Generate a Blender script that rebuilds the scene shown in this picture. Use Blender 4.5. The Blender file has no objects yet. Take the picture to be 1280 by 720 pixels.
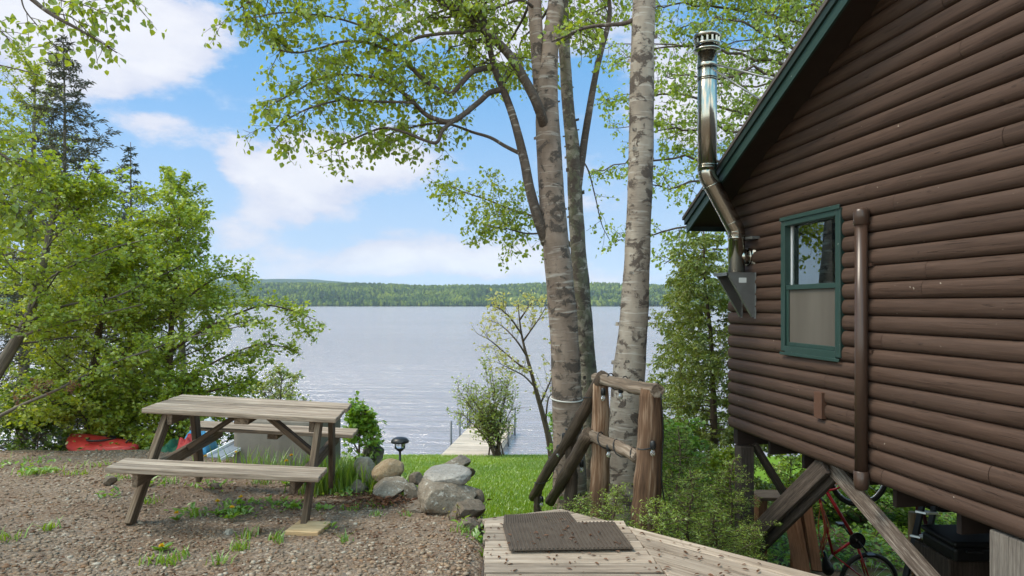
import bpy, math, random
import numpy as np
from mathutils import Vector, Matrix, noise as mnoise

C = bpy.context.scene.collection
sc = bpy.context.scene
R = math.radians
F, CX, CY, EYE = 853.0, 640.0, 381.0, 1.65      # focal length in photo pixels, principal column, horizon row, eye height


def P(px, py, y):
    """A point at depth y on the line of sight through a photo pixel."""
    return np.array([(px - CX) / F * y, y, EYE - (py - CY) / F * y])


# ------------------------------------------------------------------ objects
def obj(name, me, mat=None, parent=None):
    o = bpy.data.objects.new(name, me)
    C.objects.link(o)
    if mat is not None and me is not None and not me.materials:
        me.materials.append(mat)
    if parent is not None:
        o.parent = parent
    return o


def tag(o, label=None, cat=None, group=None, kind=None):
    if label: o['label'] = label
    if cat: o['category'] = cat
    if group: o['group'] = group
    if kind: o['kind'] = kind
    return o


def thing(name, label, cat, loc=(0, 0, 0), rotz=0, group=None):
    o = bpy.data.objects.new(name, None)
    C.objects.link(o)
    o.location = tuple(float(v) for v in loc)
    o.rotation_euler = (0, 0, rotz)
    o.empty_display_size = 0.1
    return tag(o, label, cat, group)


def nrm(v):
    v = np.asarray(v, float)
    return v / (np.linalg.norm(v) + 1e-12)


def mesh_np(name, verts, faces, attrs=None, smooth=False):
    """faces: (M,k) int array. attrs: dict name -> (N,) or (N,3) array."""
    verts = np.ascontiguousarray(verts, np.float32)
    faces = np.ascontiguousarray(faces, np.int32)
    me = bpy.data.meshes.new(name)
    m, k = faces.shape
    me.vertices.add(len(verts)); me.vertices.foreach_set('co', verts.ravel())
    me.loops.add(m * k); me.loops.foreach_set('vertex_index', faces.ravel())
    me.polygons.add(m)
    me.polygons.foreach_set('loop_start', np.arange(0, m * k, k, dtype=np.int32))
    me.polygons.foreach_set('loop_total', np.full(m, k, np.int32))
    me.polygons.foreach_set('use_smooth', np.full(m, smooth, bool))
    for an, a in (attrs or {}).items():
        a = np.ascontiguousarray(a, np.float32)
        at = me.attributes.new(an, 'FLOAT' if a.ndim == 1 else 'FLOAT_VECTOR', 'POINT')
        at.data.foreach_set('value' if a.ndim == 1 else 'vector', a.ravel())
    me.update(calc_edges=True)
    me.validate()
    return me


class MB:
    """Collects boxes, bars, tubes ...; each carries grain coordinates (gco, x along its length) and a random tone (rnd)."""
    def __init__(s, seed=0):
        s.v, s.f, s.g, s.r, s.sm = [], [], [], [], []
        s.rg = random.Random(seed)

    def add(s, verts, faces, gco=None, rnd=None, smooth=False):
        b = len(s.v)
        rnd = s.rg.random() if rnd is None else rnd
        off = np.array([s.rg.random() * 40, s.rg.random() * 40, s.rg.random() * 40])
        for i, q in enumerate(verts):
            s.v.append(tuple(float(c) for c in q))
            g = q if gco is None else gco[i]
            s.g.append(tuple(float(c) for c in (np.asarray(g) + off)))
            s.r.append(rnd)
        for f in faces:
            s.f.append(tuple(b + i for i in f)); s.sm.append(smooth)

    def frame_box(s, c, ax, ay, az, rnd=None, taper=1.0):
        c, ax, ay, az = map(np.asarray, (c, ax, ay, az))
        vs, gs = [], []
        for i in (-1, 1):
            for j in (-1, 1):
                for k in (-1, 1):
                    t = taper if i > 0 else 1
                    vs.append(c + ax * i + ay * j * t + az * k * t)
                    gs.append((i * np.linalg.norm(ax), j * np.linalg.norm(ay), k * np.linalg.norm(az)))
        s.add(vs, [(0, 1, 3, 2), (4, 6, 7, 5), (0, 4, 5, 1), (2, 3, 7, 6), (0, 2, 6, 4), (1, 5, 7, 3)], gs, rnd)

    def box(s, x0, x1, y0, y1, z0, z1, rnd=None):
        """Axis-aligned; grain runs along the longest side."""
        c = np.array([(x0 + x1) / 2, (y0 + y1) / 2, (z0 + z1) / 2])
        h = [abs(x1 - x0) / 2, abs(y1 - y0) / 2, abs(z1 - z0) / 2]
        e = np.eye(3)
        i = int(np.argmax(h)); j, k = (i + 1) % 3, (i + 2) % 3
        s.frame_box(c, e[i] * h[i], e[j] * h[j], e[k] * h[k], rnd)

    def bar(s, p0, p1, w, h, up=(0, 0, 1), rnd=None):
        p0, p1 = np.asarray(p0, float), np.asarray(p1, float)
        d = p1 - p0; L = np.linalg.norm(d); d = d / L
        side = nrm(np.cross(up, d)); u = np.cross(d, side)
        s.frame_box((p0 + p1) / 2, d * L / 2, side * w / 2, u * h / 2, rnd)

    def prism(s, poly, z0, z1, gdir=None, rnd=None):
        """poly: 2D points counter-clockwise, extruded in z."""
        n = len(poly)
        g = nrm(gdir) if gdir is not None else np.array([1.0, 0])
        vs = [(x, y, z0) for x, y in poly] + [(x, y, z1) for x, y in poly]
        gs = [(q[0] * g[0] + q[1] * g[1], -q[0] * g[1] + q[1] * g[0], q[2]) for q in vs]
        fs = [tuple(range(n - 1, -1, -1)), tuple(range(n, 2 * n))] + [(i, (i + 1) % n, n + (i + 1) % n, n + i) for i in range(n)]
        s.add(vs, fs, gs, rnd)

    def tube(s, pts, rad, n=8, cap=True, rnd=None, rough=0.0, smooth=True):
        pts = [np.asarray(p, float) for p in pts]
        m = len(pts)
        if np.isscalar(rad): rad = [rad] * m
        vs, gs = [], []
        t0 = nrm(pts[1] - pts[0])
        ref = np.array([1.0, 0, 0]) if abs(t0[0]) < 0.8 else np.array([0, 1.0, 0])
        a = nrm(np.cross(t0, ref)); L = 0.0
        for i in range(m):
            t = nrm(pts[min(i + 1, m - 1)] - pts[max(i - 1, 0)])
            a = nrm(a - t * np.dot(a, t)); b = np.cross(t, a)
            if i: L += np.linalg.norm(pts[i] - pts[i - 1])
            for k in range(n):
                an = 2 * math.pi * k / n
                r = rad[i]
                if rough: r *= 1 + rough * mnoise.noise(Vector((math.cos(an) * 1.3, math.sin(an) * 1.3, L * 3.0))) + 0.4 * rough * mnoise.noise(Vector((math.cos(an) * 3, math.sin(an) * 3, L * 11)))
                vs.append(pts[i] + (a * math.cos(an) + b * math.sin(an)) * r)
                gs.append((L, math.cos(an) * rad[i], math.sin(an) * rad[i]))
        fs = []
        for i in range(m - 1):
            for k in range(n):
                k2 = (k + 1) % n
                fs.append((i * n + k, i * n + k2, (i + 1) * n + k2, (i + 1) * n + k))
        rnd = s.rg.random() if rnd is None else rnd
        off = len(s.v)
        s.add(vs, fs, gs, rnd, smooth)
        if cap:
            s.f.append(tuple(off + k for k in range(n - 1, -1, -1))); s.sm.append(False)
            s.f.append(tuple(off + (m - 1) * n + k for k in range(n))); s.sm.append(False)

    def lathe(s, c, prof, n=20, axis=(0, 0, 1), rnd=None):
        """prof: (radius, height) pairs along the axis."""
        ax = nrm(axis); ref = np.array([1.0, 0, 0]) if abs(ax[0]) < 0.9 else np.array([0, 1.0, 0])
        a = nrm(np.cross(ax, ref)); b = np.cross(ax, a); c = np.asarray(c, float)
        vs, gs = [], []
        for r, h in prof:
            for k in range(n):
                an = 2 * math.pi * k / n
                vs.append(c + ax * h + (a * math.cos(an) + b * math.sin(an)) * max(r, 1e-4))
                gs.append((h, math.cos(an) * r, math.sin(an) * r))
        fs = [(i * n + k, i * n + (k + 1) % n, (i + 1) * n + (k + 1) % n, (i + 1) * n + k) for i in range(len(prof) - 1) for k in range(n)]
        s.add(vs, fs, gs, rnd, True)

    def torus(s, c, R0, r, axis, n=36, m=8, a0=0.0, a1=2 * math.pi):
        ax = nrm(axis); ref = np.array([0, 0, 1.0]) if abs(ax[2]) < 0.9 else np.array([1.0, 0, 0])
        a = nrm(np.cross(ax, ref)); b = np.cross(ax, a); c = np.asarray(c, float)
        full = a1 - a0 > 6.28
        k = n if full else n + 1
        pts = [c + (a * math.cos(a0 + (a1 - a0) * i / n) + b * math.sin(a0 + (a1 - a0) * i / n)) * R0 for i in range(k)]
        if full: pts += [pts[0], ]
        s.tube(pts, r, m, cap=not full)

    def build(s, name, mat, parent=None, bevel=0.0, seg=1):
        me = bpy.data.meshes.new(name)
        me.from_pydata(s.v, [], s.f)
        at = me.attributes.new('gco', 'FLOAT_VECTOR', 'POINT')
        at.data.foreach_set('vector', np.array(s.g, np.float32).ravel())
        at = me.attributes.new('rnd', 'FLOAT', 'POINT')
        at.data.foreach_set('value', np.array(s.r, np.float32))
        me.polygons.foreach_set('use_smooth', np.array(s.sm, bool))
        me.update()
        o = obj(name, me, mat, parent)
        if bevel:
            b = o.modifiers.new('bevel', 'BEVEL'); b.width = bevel; b.segments = seg
            b.limit_method = 'ANGLE'; b.angle_limit = R(40)
        return o


# ------------------------------------------------------------------ materials
class NT:
    def __init__(s, nt): s.nt = nt; s.L = nt.links

    def n(s, t, **kw):
        x = s.nt.nodes.new(t)
        ins = kw.pop('ins', {})
        for k, v in kw.items(): setattr(x, k, v)
        for k, v in ins.items(): s.set(x.inputs[k], v)
        return x

    def set(s, sock, v):
        if isinstance(v, bpy.types.NodeSocket): s.L.new(v, sock)
        else: sock.default_value = v

    def math(s, op, a, b=0.0, clamp=False):
        x = s.n('ShaderNodeMath', operation=op, use_clamp=clamp); s.set(x.inputs[0], a); s.set(x.inputs[1], b); return x.outputs[0]

    def mix(s, f, a, b, mode='MIX'):
        x = s.n('ShaderNodeMix', data_type='RGBA', blend_type=mode)
        s.set(x.inputs[0], f)
        s.set(x.inputs[6], a if isinstance(a, bpy.types.NodeSocket) else (*a, 1)[:4])
        s.set(x.inputs[7], b if isinstance(b, bpy.types.NodeSocket) else (*b, 1)[:4])
        return x.outputs[2]

    def ramp(s, f, stops):
        x = s.n('ShaderNodeValToRGB'); e = x.color_ramp.elements
        while len(e) > 1: e.remove(e[0])
        e[0].position = stops[0][0]; e[0].color = (*c3(stops[0][1]), 1)
        for p, c in stops[1:]:
            q = e.new(p); q.color = (*c3(c), 1)
        s.set(x.inputs[0], f); return x.outputs[0]

    def noise(s, vec, scale, detail=4, rough=0.55, dist=0.0):
        x = s.n('ShaderNodeTexNoise', ins={'Scale': scale, 'Detail': detail, 'Roughness': rough, 'Distortion': dist})
        if vec is not None: s.set(x.inputs['Vector'], vec)
        return x.outputs[0]

    def vmul(s, vec, v):
        x = s.n('ShaderNodeVectorMath', operation='MULTIPLY'); s.set(x.inputs[0], vec); s.set(x.inputs[1], v); return x.outputs[0]

    def attr(s, name):
        return s.n('ShaderNodeAttribute', attribute_name=name)

    def bump(s, h, strength=0.3, dist=0.01):
        return s.n('ShaderNodeBump', ins={'Height': h, 'Strength': strength, 'Distance': dist}).outputs[0]

    def principled(s, color, rough=0.7, normal=None, metal=0.0, spec=0.4, **ins):
        x = s.n('ShaderNodeBsdfPrincipled')
        s.set(x.inputs['Base Color'], color if isinstance(color, bpy.types.NodeSocket) else (*color, 1)[:4])
        s.set(x.inputs['Roughness'], rough); s.set(x.inputs['Metallic'], metal); s.set(x.inputs['Specular IOR Level'], spec)
        if normal is not None: s.set(x.inputs['Normal'], normal)
        for k, v in ins.items(): s.set(x.inputs[k], v)
        return x.outputs[0]


def c3(c): return (c, c, c) if np.isscalar(c) else tuple(c)[:3]


def material(name, fn):
    m = bpy.data.materials.new(name); m.use_nodes = True
    nt = m.node_tree
    for x in list(nt.nodes): nt.nodes.remove(x)
    t = NT(nt); out = t.n('ShaderNodeOutputMaterial')
    t.L.new(fn(t), out.inputs['Surface'])
    return m


def wood(name, dark, mid, light, rough=0.85, crack=0.5, scale=1.0, tone=0.5, bump=0.5):
    def f(t):
        g = t.attr('gco').outputs['Vector']; r = t.attr('rnd').outputs['Fac']
        gr = t.noise(t.vmul(g, (2.2 * scale, 46 * scale, 46 * scale)), 1.0, 6, 0.62, 0.35)
        bl = t.noise(t.vmul(g, (2.5, 7, 7)), 1.0, 3)
        fine = t.noise(t.vmul(g, (12 * scale, 190 * scale, 190 * scale)), 1.0, 3, 0.6)
        v = t.math('ADD', t.math('MULTIPLY', gr, 0.62), t.math('MULTIPLY', fine, 0.38))
        col = t.ramp(v, [(0.36, dark), (0.49, mid), (0.62, light)])
        col = t.mix(t.math('MULTIPLY', t.math('SUBTRACT', bl, 0.35, True), 1.1, True), col, tuple(0.62 * a + 0.02 for a in mid))
        ck = t.noise(t.vmul(g, (1.4 * scale, 60 * scale, 60 * scale)), 1.0, 3, 0.5, 0.8)
        ckm = t.ramp(ck, [(0.27, 1.0), (0.335, 0.0)])
        col = t.mix(t.math('MULTIPLY', ckm, crack), col, tuple(0.12 * a for a in dark))
        ton = t.math('ADD', t.math('MULTIPLY', r, tone), 1 - tone / 2)
        col = t.mix(1.0, col, t.n('ShaderNodeCombineColor', ins={0: ton, 1: ton, 2: ton}).outputs[0], 'MULTIPLY')
        h = t.math('SUBTRACT', v, t.math('MULTIPLY', ckm, 0.6))
        return t.principled(col, rough, t.bump(h, bump, 0.006), spec=0.25)
    return material(name, f)


def plain(name, col, rough=0.6, metal=0.0, var=0.25, scale=8.0, bump=0.0, spec=0.4):
    def f(t):
        co = t.n('ShaderNodeTexCoord').outputs['Object']
        nz = t.noise(co, scale, 5)
        c = t.mix(nz, tuple(a * (1 - var) for a in col), tuple(min(1, a * (1 + var)) for a in col))
        nb = t.bump(t.noise(co, scale * 6, 4), bump, 0.01) if bump else None
        return t.principled(c, rough, nb, metal, spec)
    return material(name, f)


def leafmat(name, a, b, trans=0.45, gloss=0.06, tcol=None):
    """a..b: the leaf's own greens, picked by each leaf's random tone."""
    def f(t):
        r = t.attr('rnd').outputs['Fac']
        col = t.mix(r, a, b)
        d = t.n('ShaderNodeBsdfDiffuse'); t.set(d.inputs[0], col)
        tr = t.n('ShaderNodeBsdfTranslucent')
        t.set(tr.inputs[0], t.mix(1.0, col, tcol or (1.25, 1.15, 0.55), 'MULTIPLY'))
        m = t.n('ShaderNodeMixShader', ins={0: trans}); t.L.new(d.outputs[0], m.inputs[1]); t.L.new(tr.outputs[0], m.inputs[2])
        g = t.n('ShaderNodeBsdfGlossy', ins={'Roughness': 0.45, 'Color': (0.9, 0.95, 1, 1)})
        m2 = t.n('ShaderNodeMixShader', ins={0: gloss}); t.L.new(m.outputs[0], m2.inputs[1]); t.L.new(g.outputs[0], m2.inputs[2])
        return m2.outputs[0]
    return material(name, f)


def birch_bark(name, pale=(0.50, 0.43, 0.37), mid=(0.33, 0.27, 0.225), dark=(0.045, 0.035, 0.03), patch=0.5, moss=0.0):
    def f(t):
        g = t.attr('gco').outputs['Vector']
        n1 = t.noise(t.vmul(g, (3, 6, 6)), 1.0, 4)
        col = t.mix(t.ramp(n1, [(0.35, 0.0), (0.65, 1.0)]), mid, pale)
        st = t.noise(t.vmul(g, (55, 7, 7)), 1.0, 4, 0.65)                        # thin horizontal lenticels
        col = t.mix(t.math('MULTIPLY', t.ramp(st, [(0.58, 0.0), (0.66, 1.0)]), 0.75), col, (0.15, 0.11, 0.09))
        band = t.noise(t.vmul(g, (26, 2.5, 2.5)), 1.0, 3, 0.6)
        col = t.mix(t.math('MULTIPLY', t.ramp(band, [(0.56, 0.0), (0.66, 1.0)]), 0.45), col, (0.62, 0.57, 0.51))
        bl = t.noise(t.vmul(g, (7.5, 5.5, 5.5)), 1.0, 6, 0.68, 0.5)                 # black scars
        bm = t.ramp(bl, [(patch, 0.0), (patch + 0.055, 1.0)])
        fur = t.noise(t.vmul(g, (45, 45, 45)), 1.0, 4, 0.7)
        col = t.mix(bm, col, t.mix(fur, dark, (0.17, 0.13, 0.105)))
        if moss:
            ms = t.noise(t.vmul(g, (8, 12, 12)), 1.0, 5, 0.7)
            col = t.mix(t.math('MULTIPLY', t.ramp(ms, [(0.47, 0.0), (0.58, 1.0)]), moss), col, (0.16, 0.155, 0.10))
        h = t.math('ADD', t.math('MULTIPLY', st, 0.35), t.math('MULTIPLY', t.math('MULTIPLY', bm, fur), 1.3))
        return t.principled(col, 0.8, t.bump(h, 0.7, 0.012), spec=0.25)
    return material(name, f)


M = {}
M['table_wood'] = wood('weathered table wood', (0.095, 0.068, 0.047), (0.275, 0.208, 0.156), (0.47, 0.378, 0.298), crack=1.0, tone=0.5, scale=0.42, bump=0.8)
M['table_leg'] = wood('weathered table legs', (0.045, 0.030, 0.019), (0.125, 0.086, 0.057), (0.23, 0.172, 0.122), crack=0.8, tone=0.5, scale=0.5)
M['deck_wood'] = wood('deck boards', (0.13, 0.096, 0.07), (0.305, 0.24, 0.186), (0.44, 0.362, 0.292), crack=0.8, tone=0.5, scale=0.5)
M['dock_wood'] = wood('dock boards', (0.36, 0.28, 0.21), (0.56, 0.455, 0.36), (0.68, 0.575, 0.47), crack=0.3, tone=0.25)
M['log'] = wood('peeled log', (0.035, 0.019, 0.011), (0.135, 0.073, 0.040), (0.38, 0.27, 0.19), crack=1.0, scale=0.27, tone=0.35, bump=1.0)
M['log_grey'] = wood('grey peeled log', (0.045, 0.032, 0.022), (0.155, 0.112, 0.08), (0.35, 0.285, 0.225), crack=1.0, scale=0.3, tone=0.3, bump=1.0)
M['log_dark'] = wood('dark bark log', (0.03, 0.02, 0.014), (0.085, 0.058, 0.04), (0.16, 0.115, 0.082), crack=0.7, scale=0.55, tone=0.3, bump=0.9)
M['orange_wood'] = wood('stained orange board', (0.11, 0.05, 0.024), (0.21, 0.10, 0.05), (0.30, 0.155, 0.085), crack=0.3, tone=0.25)
M['block_wood'] = wood('fresh timber', (0.30, 0.18, 0.085), (0.48, 0.32, 0.17), (0.6, 0.43, 0.25), crack=0.3)
M['brace_wood'] = wood('brown painted timber', (0.032, 0.024, 0.019), (0.075, 0.055, 0.044), (0.13, 0.10, 0.082), crack=0.5, tone=0.3)
M['brace_worn'] = wood('worn brown timber', (0.055, 0.04, 0.031), (0.115, 0.085, 0.067), (0.36, 0.31, 0.265), crack=0.4, tone=0.2)
M['pier'] = wood('grey pier block', (0.09, 0.075, 0.065), (0.17, 0.145, 0.125), (0.25, 0.22, 0.19), crack=0.4)


def siding(t):
    g = t.attr('gco').outputs['Vector']; r = t.attr('rnd').outputs['Fac']
    gr = t.noise(t.vmul(g, (1.6, 34, 34)), 1.0, 6, 0.65, 0.6)
    big = t.noise(t.vmul(g, (0.9, 2.0, 2.0)), 1.0, 3)
    c = t.mix(t.ramp(gr, [(0.36, 0.0), (0.64, 1.0)]), (0.046, 0.0265, 0.0185), (0.080, 0.0480, 0.0350))
    c = t.mix(t.math('MULTIPLY', t.ramp(big, [(0.4, 0.0), (0.7, 1.0)]), 0.4), c, (0.09, 0.057, 0.043))
    ck = t.noise(t.vmul(g, (2.6, 70, 70)), 1.0, 3, 0.5, 1.2)
    ckm = t.ramp(ck, [(0.315, 1.0), (0.355, 0.0)])
    c = t.mix(t.math('MULTIPLY', ckm, 0.5), c, (0.02, 0.012, 0.009))
    kn = t.noise(t.vmul(g, (7, 17, 17)), 1.0, 2)
    c = t.mix(t.math('MULTIPLY', t.ramp(kn, [(0.70, 0.0), (0.76, 1.0)]), 0.6), c, (0.03, 0.018, 0.013))
    sp = t.noise(t.vmul(g, (26, 30, 30)), 1.0, 2)
    c = t.mix(t.math('MULTIPLY', t.ramp(sp, [(0.765, 0.0), (0.785, 1.0)]), 0.8), c, (0.32, 0.27, 0.22))
    ton = t.math('ADD', t.math('MULTIPLY', r, 0.22), 0.89)
    c = t.mix(1.0, c, t.n('ShaderNodeCombineColor', ins={0: ton, 1: ton, 2: ton}).outputs[0], 'MULTIPLY')
    h = t.math('SUBTRACT', t.math('MULTIPLY', gr, 0.6), t.math('MULTIPLY', ckm, 0.5))
    return t.principled(c, t.math('ADD', t.math('MULTIPLY', gr, 0.25), 0.5), t.bump(h, 0.7, 0.009), spec=0.18)


M['siding'] = material('brown stained log siding', siding)
M['dark_paint'] = plain('dark brown paint', (0.032, 0.021, 0.017), 0.6, spec=0.3)
M['brown_pvc'] = plain('brown plastic pipe', (0.062, 0.036, 0.026), 0.28, var=0.15)
M['plate'] = plain('reddish brown plate', (0.10, 0.048, 0.03), 0.45)
M['shingle'] = plain('roof shingles', (0.09, 0.075, 0.068), 0.9, scale=14, bump=0.5)


def trim(t):
    co = t.n('ShaderNodeTexCoord').outputs['Object']
    c = t.mix(t.noise(co, 5, 4), (0.013, 0.036, 0.029), (0.024, 0.054, 0.045))
    chip = t.noise(t.vmul(co, (16, 30, 30)), 1.0, 5, 0.7)
    c = t.mix(t.ramp(chip, [(0.69, 0.0), (0.715, 1.0)]), c, (0.5, 0.48, 0.43))
    return t.principled(c, 0.45, t.bump(chip, 0.15, 0.004), spec=0.4)


M['trim'] = material('green trim paint', trim)
M['trim_dark'] = plain('dark green trim paint', (0.012, 0.026, 0.022), 0.5)


def steel(t):
    co = t.n('ShaderNodeTexCoord').outputs['Object']
    nz = t.noise(t.vmul(co, (9, 9, 1.2)), 1.0, 3)
    return t.principled(t.mix(nz, (0.34, 0.32, 0.27), (0.47, 0.445, 0.39)), t.math('ADD', t.math('MULTIPLY', nz, 0.1), 0.13), t.bump(nz, 0.12, 0.02), 1.0)


M['steel'] = material('stainless steel', steel)
M['galv'] = plain('galvanised steel', (0.22, 0.22, 0.215), 0.45, 0.7, 0.2, 12)
M['sticker'] = plain('paper sticker', (0.62, 0.62, 0.6), 0.6, var=0.08)
M['black'] = plain('black plastic', (0.016, 0.016, 0.017), 0.4)
M['rubber'] = plain('black rubber', (0.02, 0.02, 0.02), 0.75)
M['red_paint'] = plain('red bicycle paint', (0.38, 0.02, 0.028), 0.3, var=0.15)
M['maroon'] = plain('maroon bicycle paint', (0.11, 0.018, 0.02), 0.3, var=0.15)
M['alu'] = plain('brushed aluminium', (0.6, 0.6, 0.6), 0.35, 0.9, 0.1, 20)
M['white_metal'] = plain('white rail', (0.75, 0.76, 0.78), 0.4, var=0.06)
M['grey_panel'] = plain('blue grey panel', (0.22, 0.24, 0.28), 0.45)
def screen(t):
    co = t.n('ShaderNodeTexCoord').outputs['Object']
    fold = t.noise(t.vmul(co, (4, 4, 0.5)), 1.0, 4, 0.5); mesh = t.noise(t.vmul(co, (240, 240, 240)), 1.0, 2)
    c = t.mix(t.ramp(fold, [(0.32, 0.0), (0.68, 1.0)]), (0.10, 0.087, 0.072), (0.145, 0.128, 0.108))
    c = t.mix(t.math('MULTIPLY', mesh, 0.5), c, (0.05, 0.045, 0.04))
    return t.principled(c, 0.75, t.bump(mesh, 0.2, 0.004), spec=0.3)


M['screen'] = material('grey insect screen', screen)
M['interior_wood'] = wood('honey pine', (0.35, 0.16, 0.04), (0.5, 0.27, 0.07), (0.6, 0.36, 0.12), crack=0.1)
M['curtain'] = plain('dark green curtain', (0.03, 0.085, 0.07), 0.85)
M['wallpaper'] = plain('interior wall', (0.10, 0.16, 0.10), 0.9)
M['kayak'] = plain('red kayak plastic', (0.50, 0.038, 0.035), 0.38, var=0.12)
M['blue_tarp'] = plain('blue tarp', (0.10, 0.36, 0.62), 0.5, var=0.3, scale=5)
M['green_tarp'] = plain('dark green tarp', (0.02, 0.10, 0.05), 0.55, var=0.3, scale=6)
M['white_tarp'] = plain('white tarp', (0.66, 0.69, 0.72), 0.5, var=0.1)
M['orange_cord'] = plain('orange cord', (0.42, 0.11, 0.05), 0.6)
M['white_cord'] = plain('pale cord', (0.62, 0.58, 0.53), 0.7)
M['bulb'] = material('clear bulb glass', lambda t: t.principled((0.95, 0.95, 0.95), 0.03, **{'Transmission Weight': 0.85, 'IOR': 1.45}))


def glass(t):
    tr = t.n('ShaderNodeBsdfTransparent', ins={'Color': (0.86, 0.92, 0.88, 1)}); gl = t.n('ShaderNodeBsdfGlossy', ins={'Roughness': 0.01, 'Color': (0.95, 1, 0.97, 1)})
    fr = t.n('ShaderNodeFresnel', ins={'IOR': 1.9})
    m = t.n('ShaderNodeMixShader'); t.set(m.inputs[0], t.math('MULTIPLY', fr.outputs[0], 2.0, True)); t.L.new(tr.outputs[0], m.inputs[1]); t.L.new(gl.outputs[0], m.inputs[2])
    return m.outputs[0]


M['glass'] = material('window glass', glass)


def concrete(t):
    co = t.n('ShaderNodeTexCoord').outputs['Object']
    a = t.noise(co, 2.5, 6, 0.65); b = t.noise(co, 60, 4)
    c = t.mix(a, (0.16, 0.135, 0.112), (0.28, 0.245, 0.21))
    st = t.noise(t.vmul(co, (6, 6, 1)), 1.0, 4)
    c = t.mix(t.math('MULTIPLY', t.ramp(st, [(0.5, 0.0), (0.7, 1.0)]), 0.5), c, (0.12, 0.105, 0.09))
    return t.principled(c, 0.95, t.bump(b, 0.3, 0.01), spec=0.2)


M['concrete'] = material('old concrete', concrete)


def stone(name, a, b, lichen=0.3, moss=0.0):
    def f(t):
        co = t.n('ShaderNodeTexCoord').outputs['Object']
        n1 = t.noise(co, 5, 7, 0.65); n2 = t.noise(co, 55, 4, 0.7); n3 = t.noise(co, 16, 6, 0.75)
        c = t.mix(t.ramp(n1, [(0.3, 0.0), (0.7, 1.0)]), a, b)
        c = t.mix(t.math('MULTIPLY', t.ramp(n2, [(0.52, 0.0), (0.62, 1.0)]), 0.5), c, tuple(0.45 * x for x in a))
        c = t.mix(t.math('MULTIPLY', t.ramp(n3, [(0.56, 0.0), (0.62, 1.0)]), lichen), c, (0.52, 0.50, 0.45))
        if moss: c = t.mix(t.math('MULTIPLY', t.ramp(t.noise(co, 9, 5), [(0.42, 0.0), (0.58, 1.0)]), moss), c, (0.06, 0.08, 0.03))
        return t.principled(c, 0.92, t.bump(t.math('ADD', n3, t.math('MULTIPLY', n2, 0.4)), 0.7, 0.02), spec=0.2)
    return material(name, f)


M['stone_grey'] = stone('grey granite', (0.15, 0.12, 0.09), (0.30, 0.25, 0.195), 0.6)
M['stone_flat'] = stone('pale flat stone', (0.25, 0.225, 0.20), (0.40, 0.37, 0.335), 0.4)
M['stone_tan'] = stone('tan boulder', (0.22, 0.155, 0.09), (0.40, 0.30, 0.19), 0.25)
M['stone_white'] = stone('pale boulder', (0.27, 0.235, 0.19), (0.47, 0.43, 0.37), 0.4)
M['stone_brown'] = stone('brown stone', (0.11, 0.085, 0.062), (0.23, 0.185, 0.145), 0.12)
M['stone_moss'] = stone('mossy stone', (0.10, 0.085, 0.07), (0.22, 0.20, 0.17), 0.25, 0.6)

M['bark_a'] = birch_bark('pink grey birch bark', (0.32, 0.238, 0.188), (0.19, 0.136, 0.105), patch=0.53)
M['bark_b'] = birch_bark('lichened birch bark', (0.34, 0.30, 0.24), (0.19, 0.155, 0.12), patch=0.47, moss=0.8)
M['bark_c'] = birch_bark('white birch bark', (0.385, 0.325, 0.265), (0.25, 0.20, 0.16), (0.06, 0.047, 0.04), patch=0.52)
M['bark_limb'] = birch_bark('brown birch limb', (0.15, 0.115, 0.092), (0.085, 0.062, 0.05), (0.03, 0.022, 0.018), patch=0.46)
M['bark_grey'] = wood('grey bark', (0.05, 0.04, 0.032), (0.12, 0.10, 0.08), (0.22, 0.19, 0.155), crack=0.3, scale=0.5)
M['bark_brown'] = wood('brown bark', (0.04, 0.026, 0.018), (0.10, 0.066, 0.045), (0.17, 0.12, 0.085), crack=0.3, scale=0.5)
M['bark_dead'] = wood('dead grey twigs', (0.09, 0.075, 0.06), (0.17, 0.14, 0.115), (0.26, 0.22, 0.185), crack=0.1, scale=0.5)

M['leaf_birch'] = leafmat('birch leaf', (0.17, 0.255, 0.012), (0.39, 0.47, 0.03), 0.55)
M['leaf_back'] = leafmat('distant birch leaf', (0.17, 0.27, 0.02), (0.36, 0.46, 0.05), 0.55)
M['leaf_maple'] = leafmat('spring leaf', (0.18, 0.28, 0.014), (0.42, 0.50, 0.035), 0.5)
M['leaf_beech'] = leafmat('yellow green leaf', (0.22, 0.31, 0.016), (0.48, 0.53, 0.04), 0.5)
M['leaf_deep'] = leafmat('deep green leaf', (0.08, 0.16, 0.012), (0.2, 0.29, 0.022), 0.45)
M['leaf_willow'] = leafmat('pale shrub leaf', (0.24, 0.31, 0.07), (0.42, 0.48, 0.14), 0.5)
M['leaf_bud'] = leafmat('yellow buds', (0.42, 0.4, 0.11), (0.6, 0.56, 0.24), 0.4)
M['leaf_lush'] = leafmat('lush green leaf', (0.12, 0.25, 0.016), (0.28, 0.44, 0.035), 0.5)
M['leaf_dead'] = leafmat('dead orange needles', (0.17, 0.055, 0.02), (0.30, 0.11, 0.04), 0.25)
M['needle_dark'] = leafmat('spruce needles', (0.03, 0.05, 0.02), (0.085, 0.105, 0.045), 0.15)
M['needle_grey'] = leafmat('thin grey needles', (0.055, 0.06, 0.035), (0.14, 0.14, 0.085), 0.15)
M['needle_cedar'] = leafmat('cedar spray', (0.12, 0.18, 0.016), (0.32, 0.36, 0.045), 0.4)
M['needle_fir'] = leafmat('fir needles', (0.11, 0.20, 0.02), (0.36, 0.47, 0.045), 0.35)
M['grass'] = leafmat('lawn grass', (0.16, 0.27, 0.008), (0.32, 0.44, 0.018), 0.45)
M['grass_tall'] = leafmat('tall grass', (0.11, 0.22, 0.014), (0.27, 0.4, 0.035), 0.45)
M['litter'] = leafmat('brown litter', (0.08, 0.035, 0.018), (0.20, 0.095, 0.05), 0.1, 0.02, (1, 1, 1))
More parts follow.
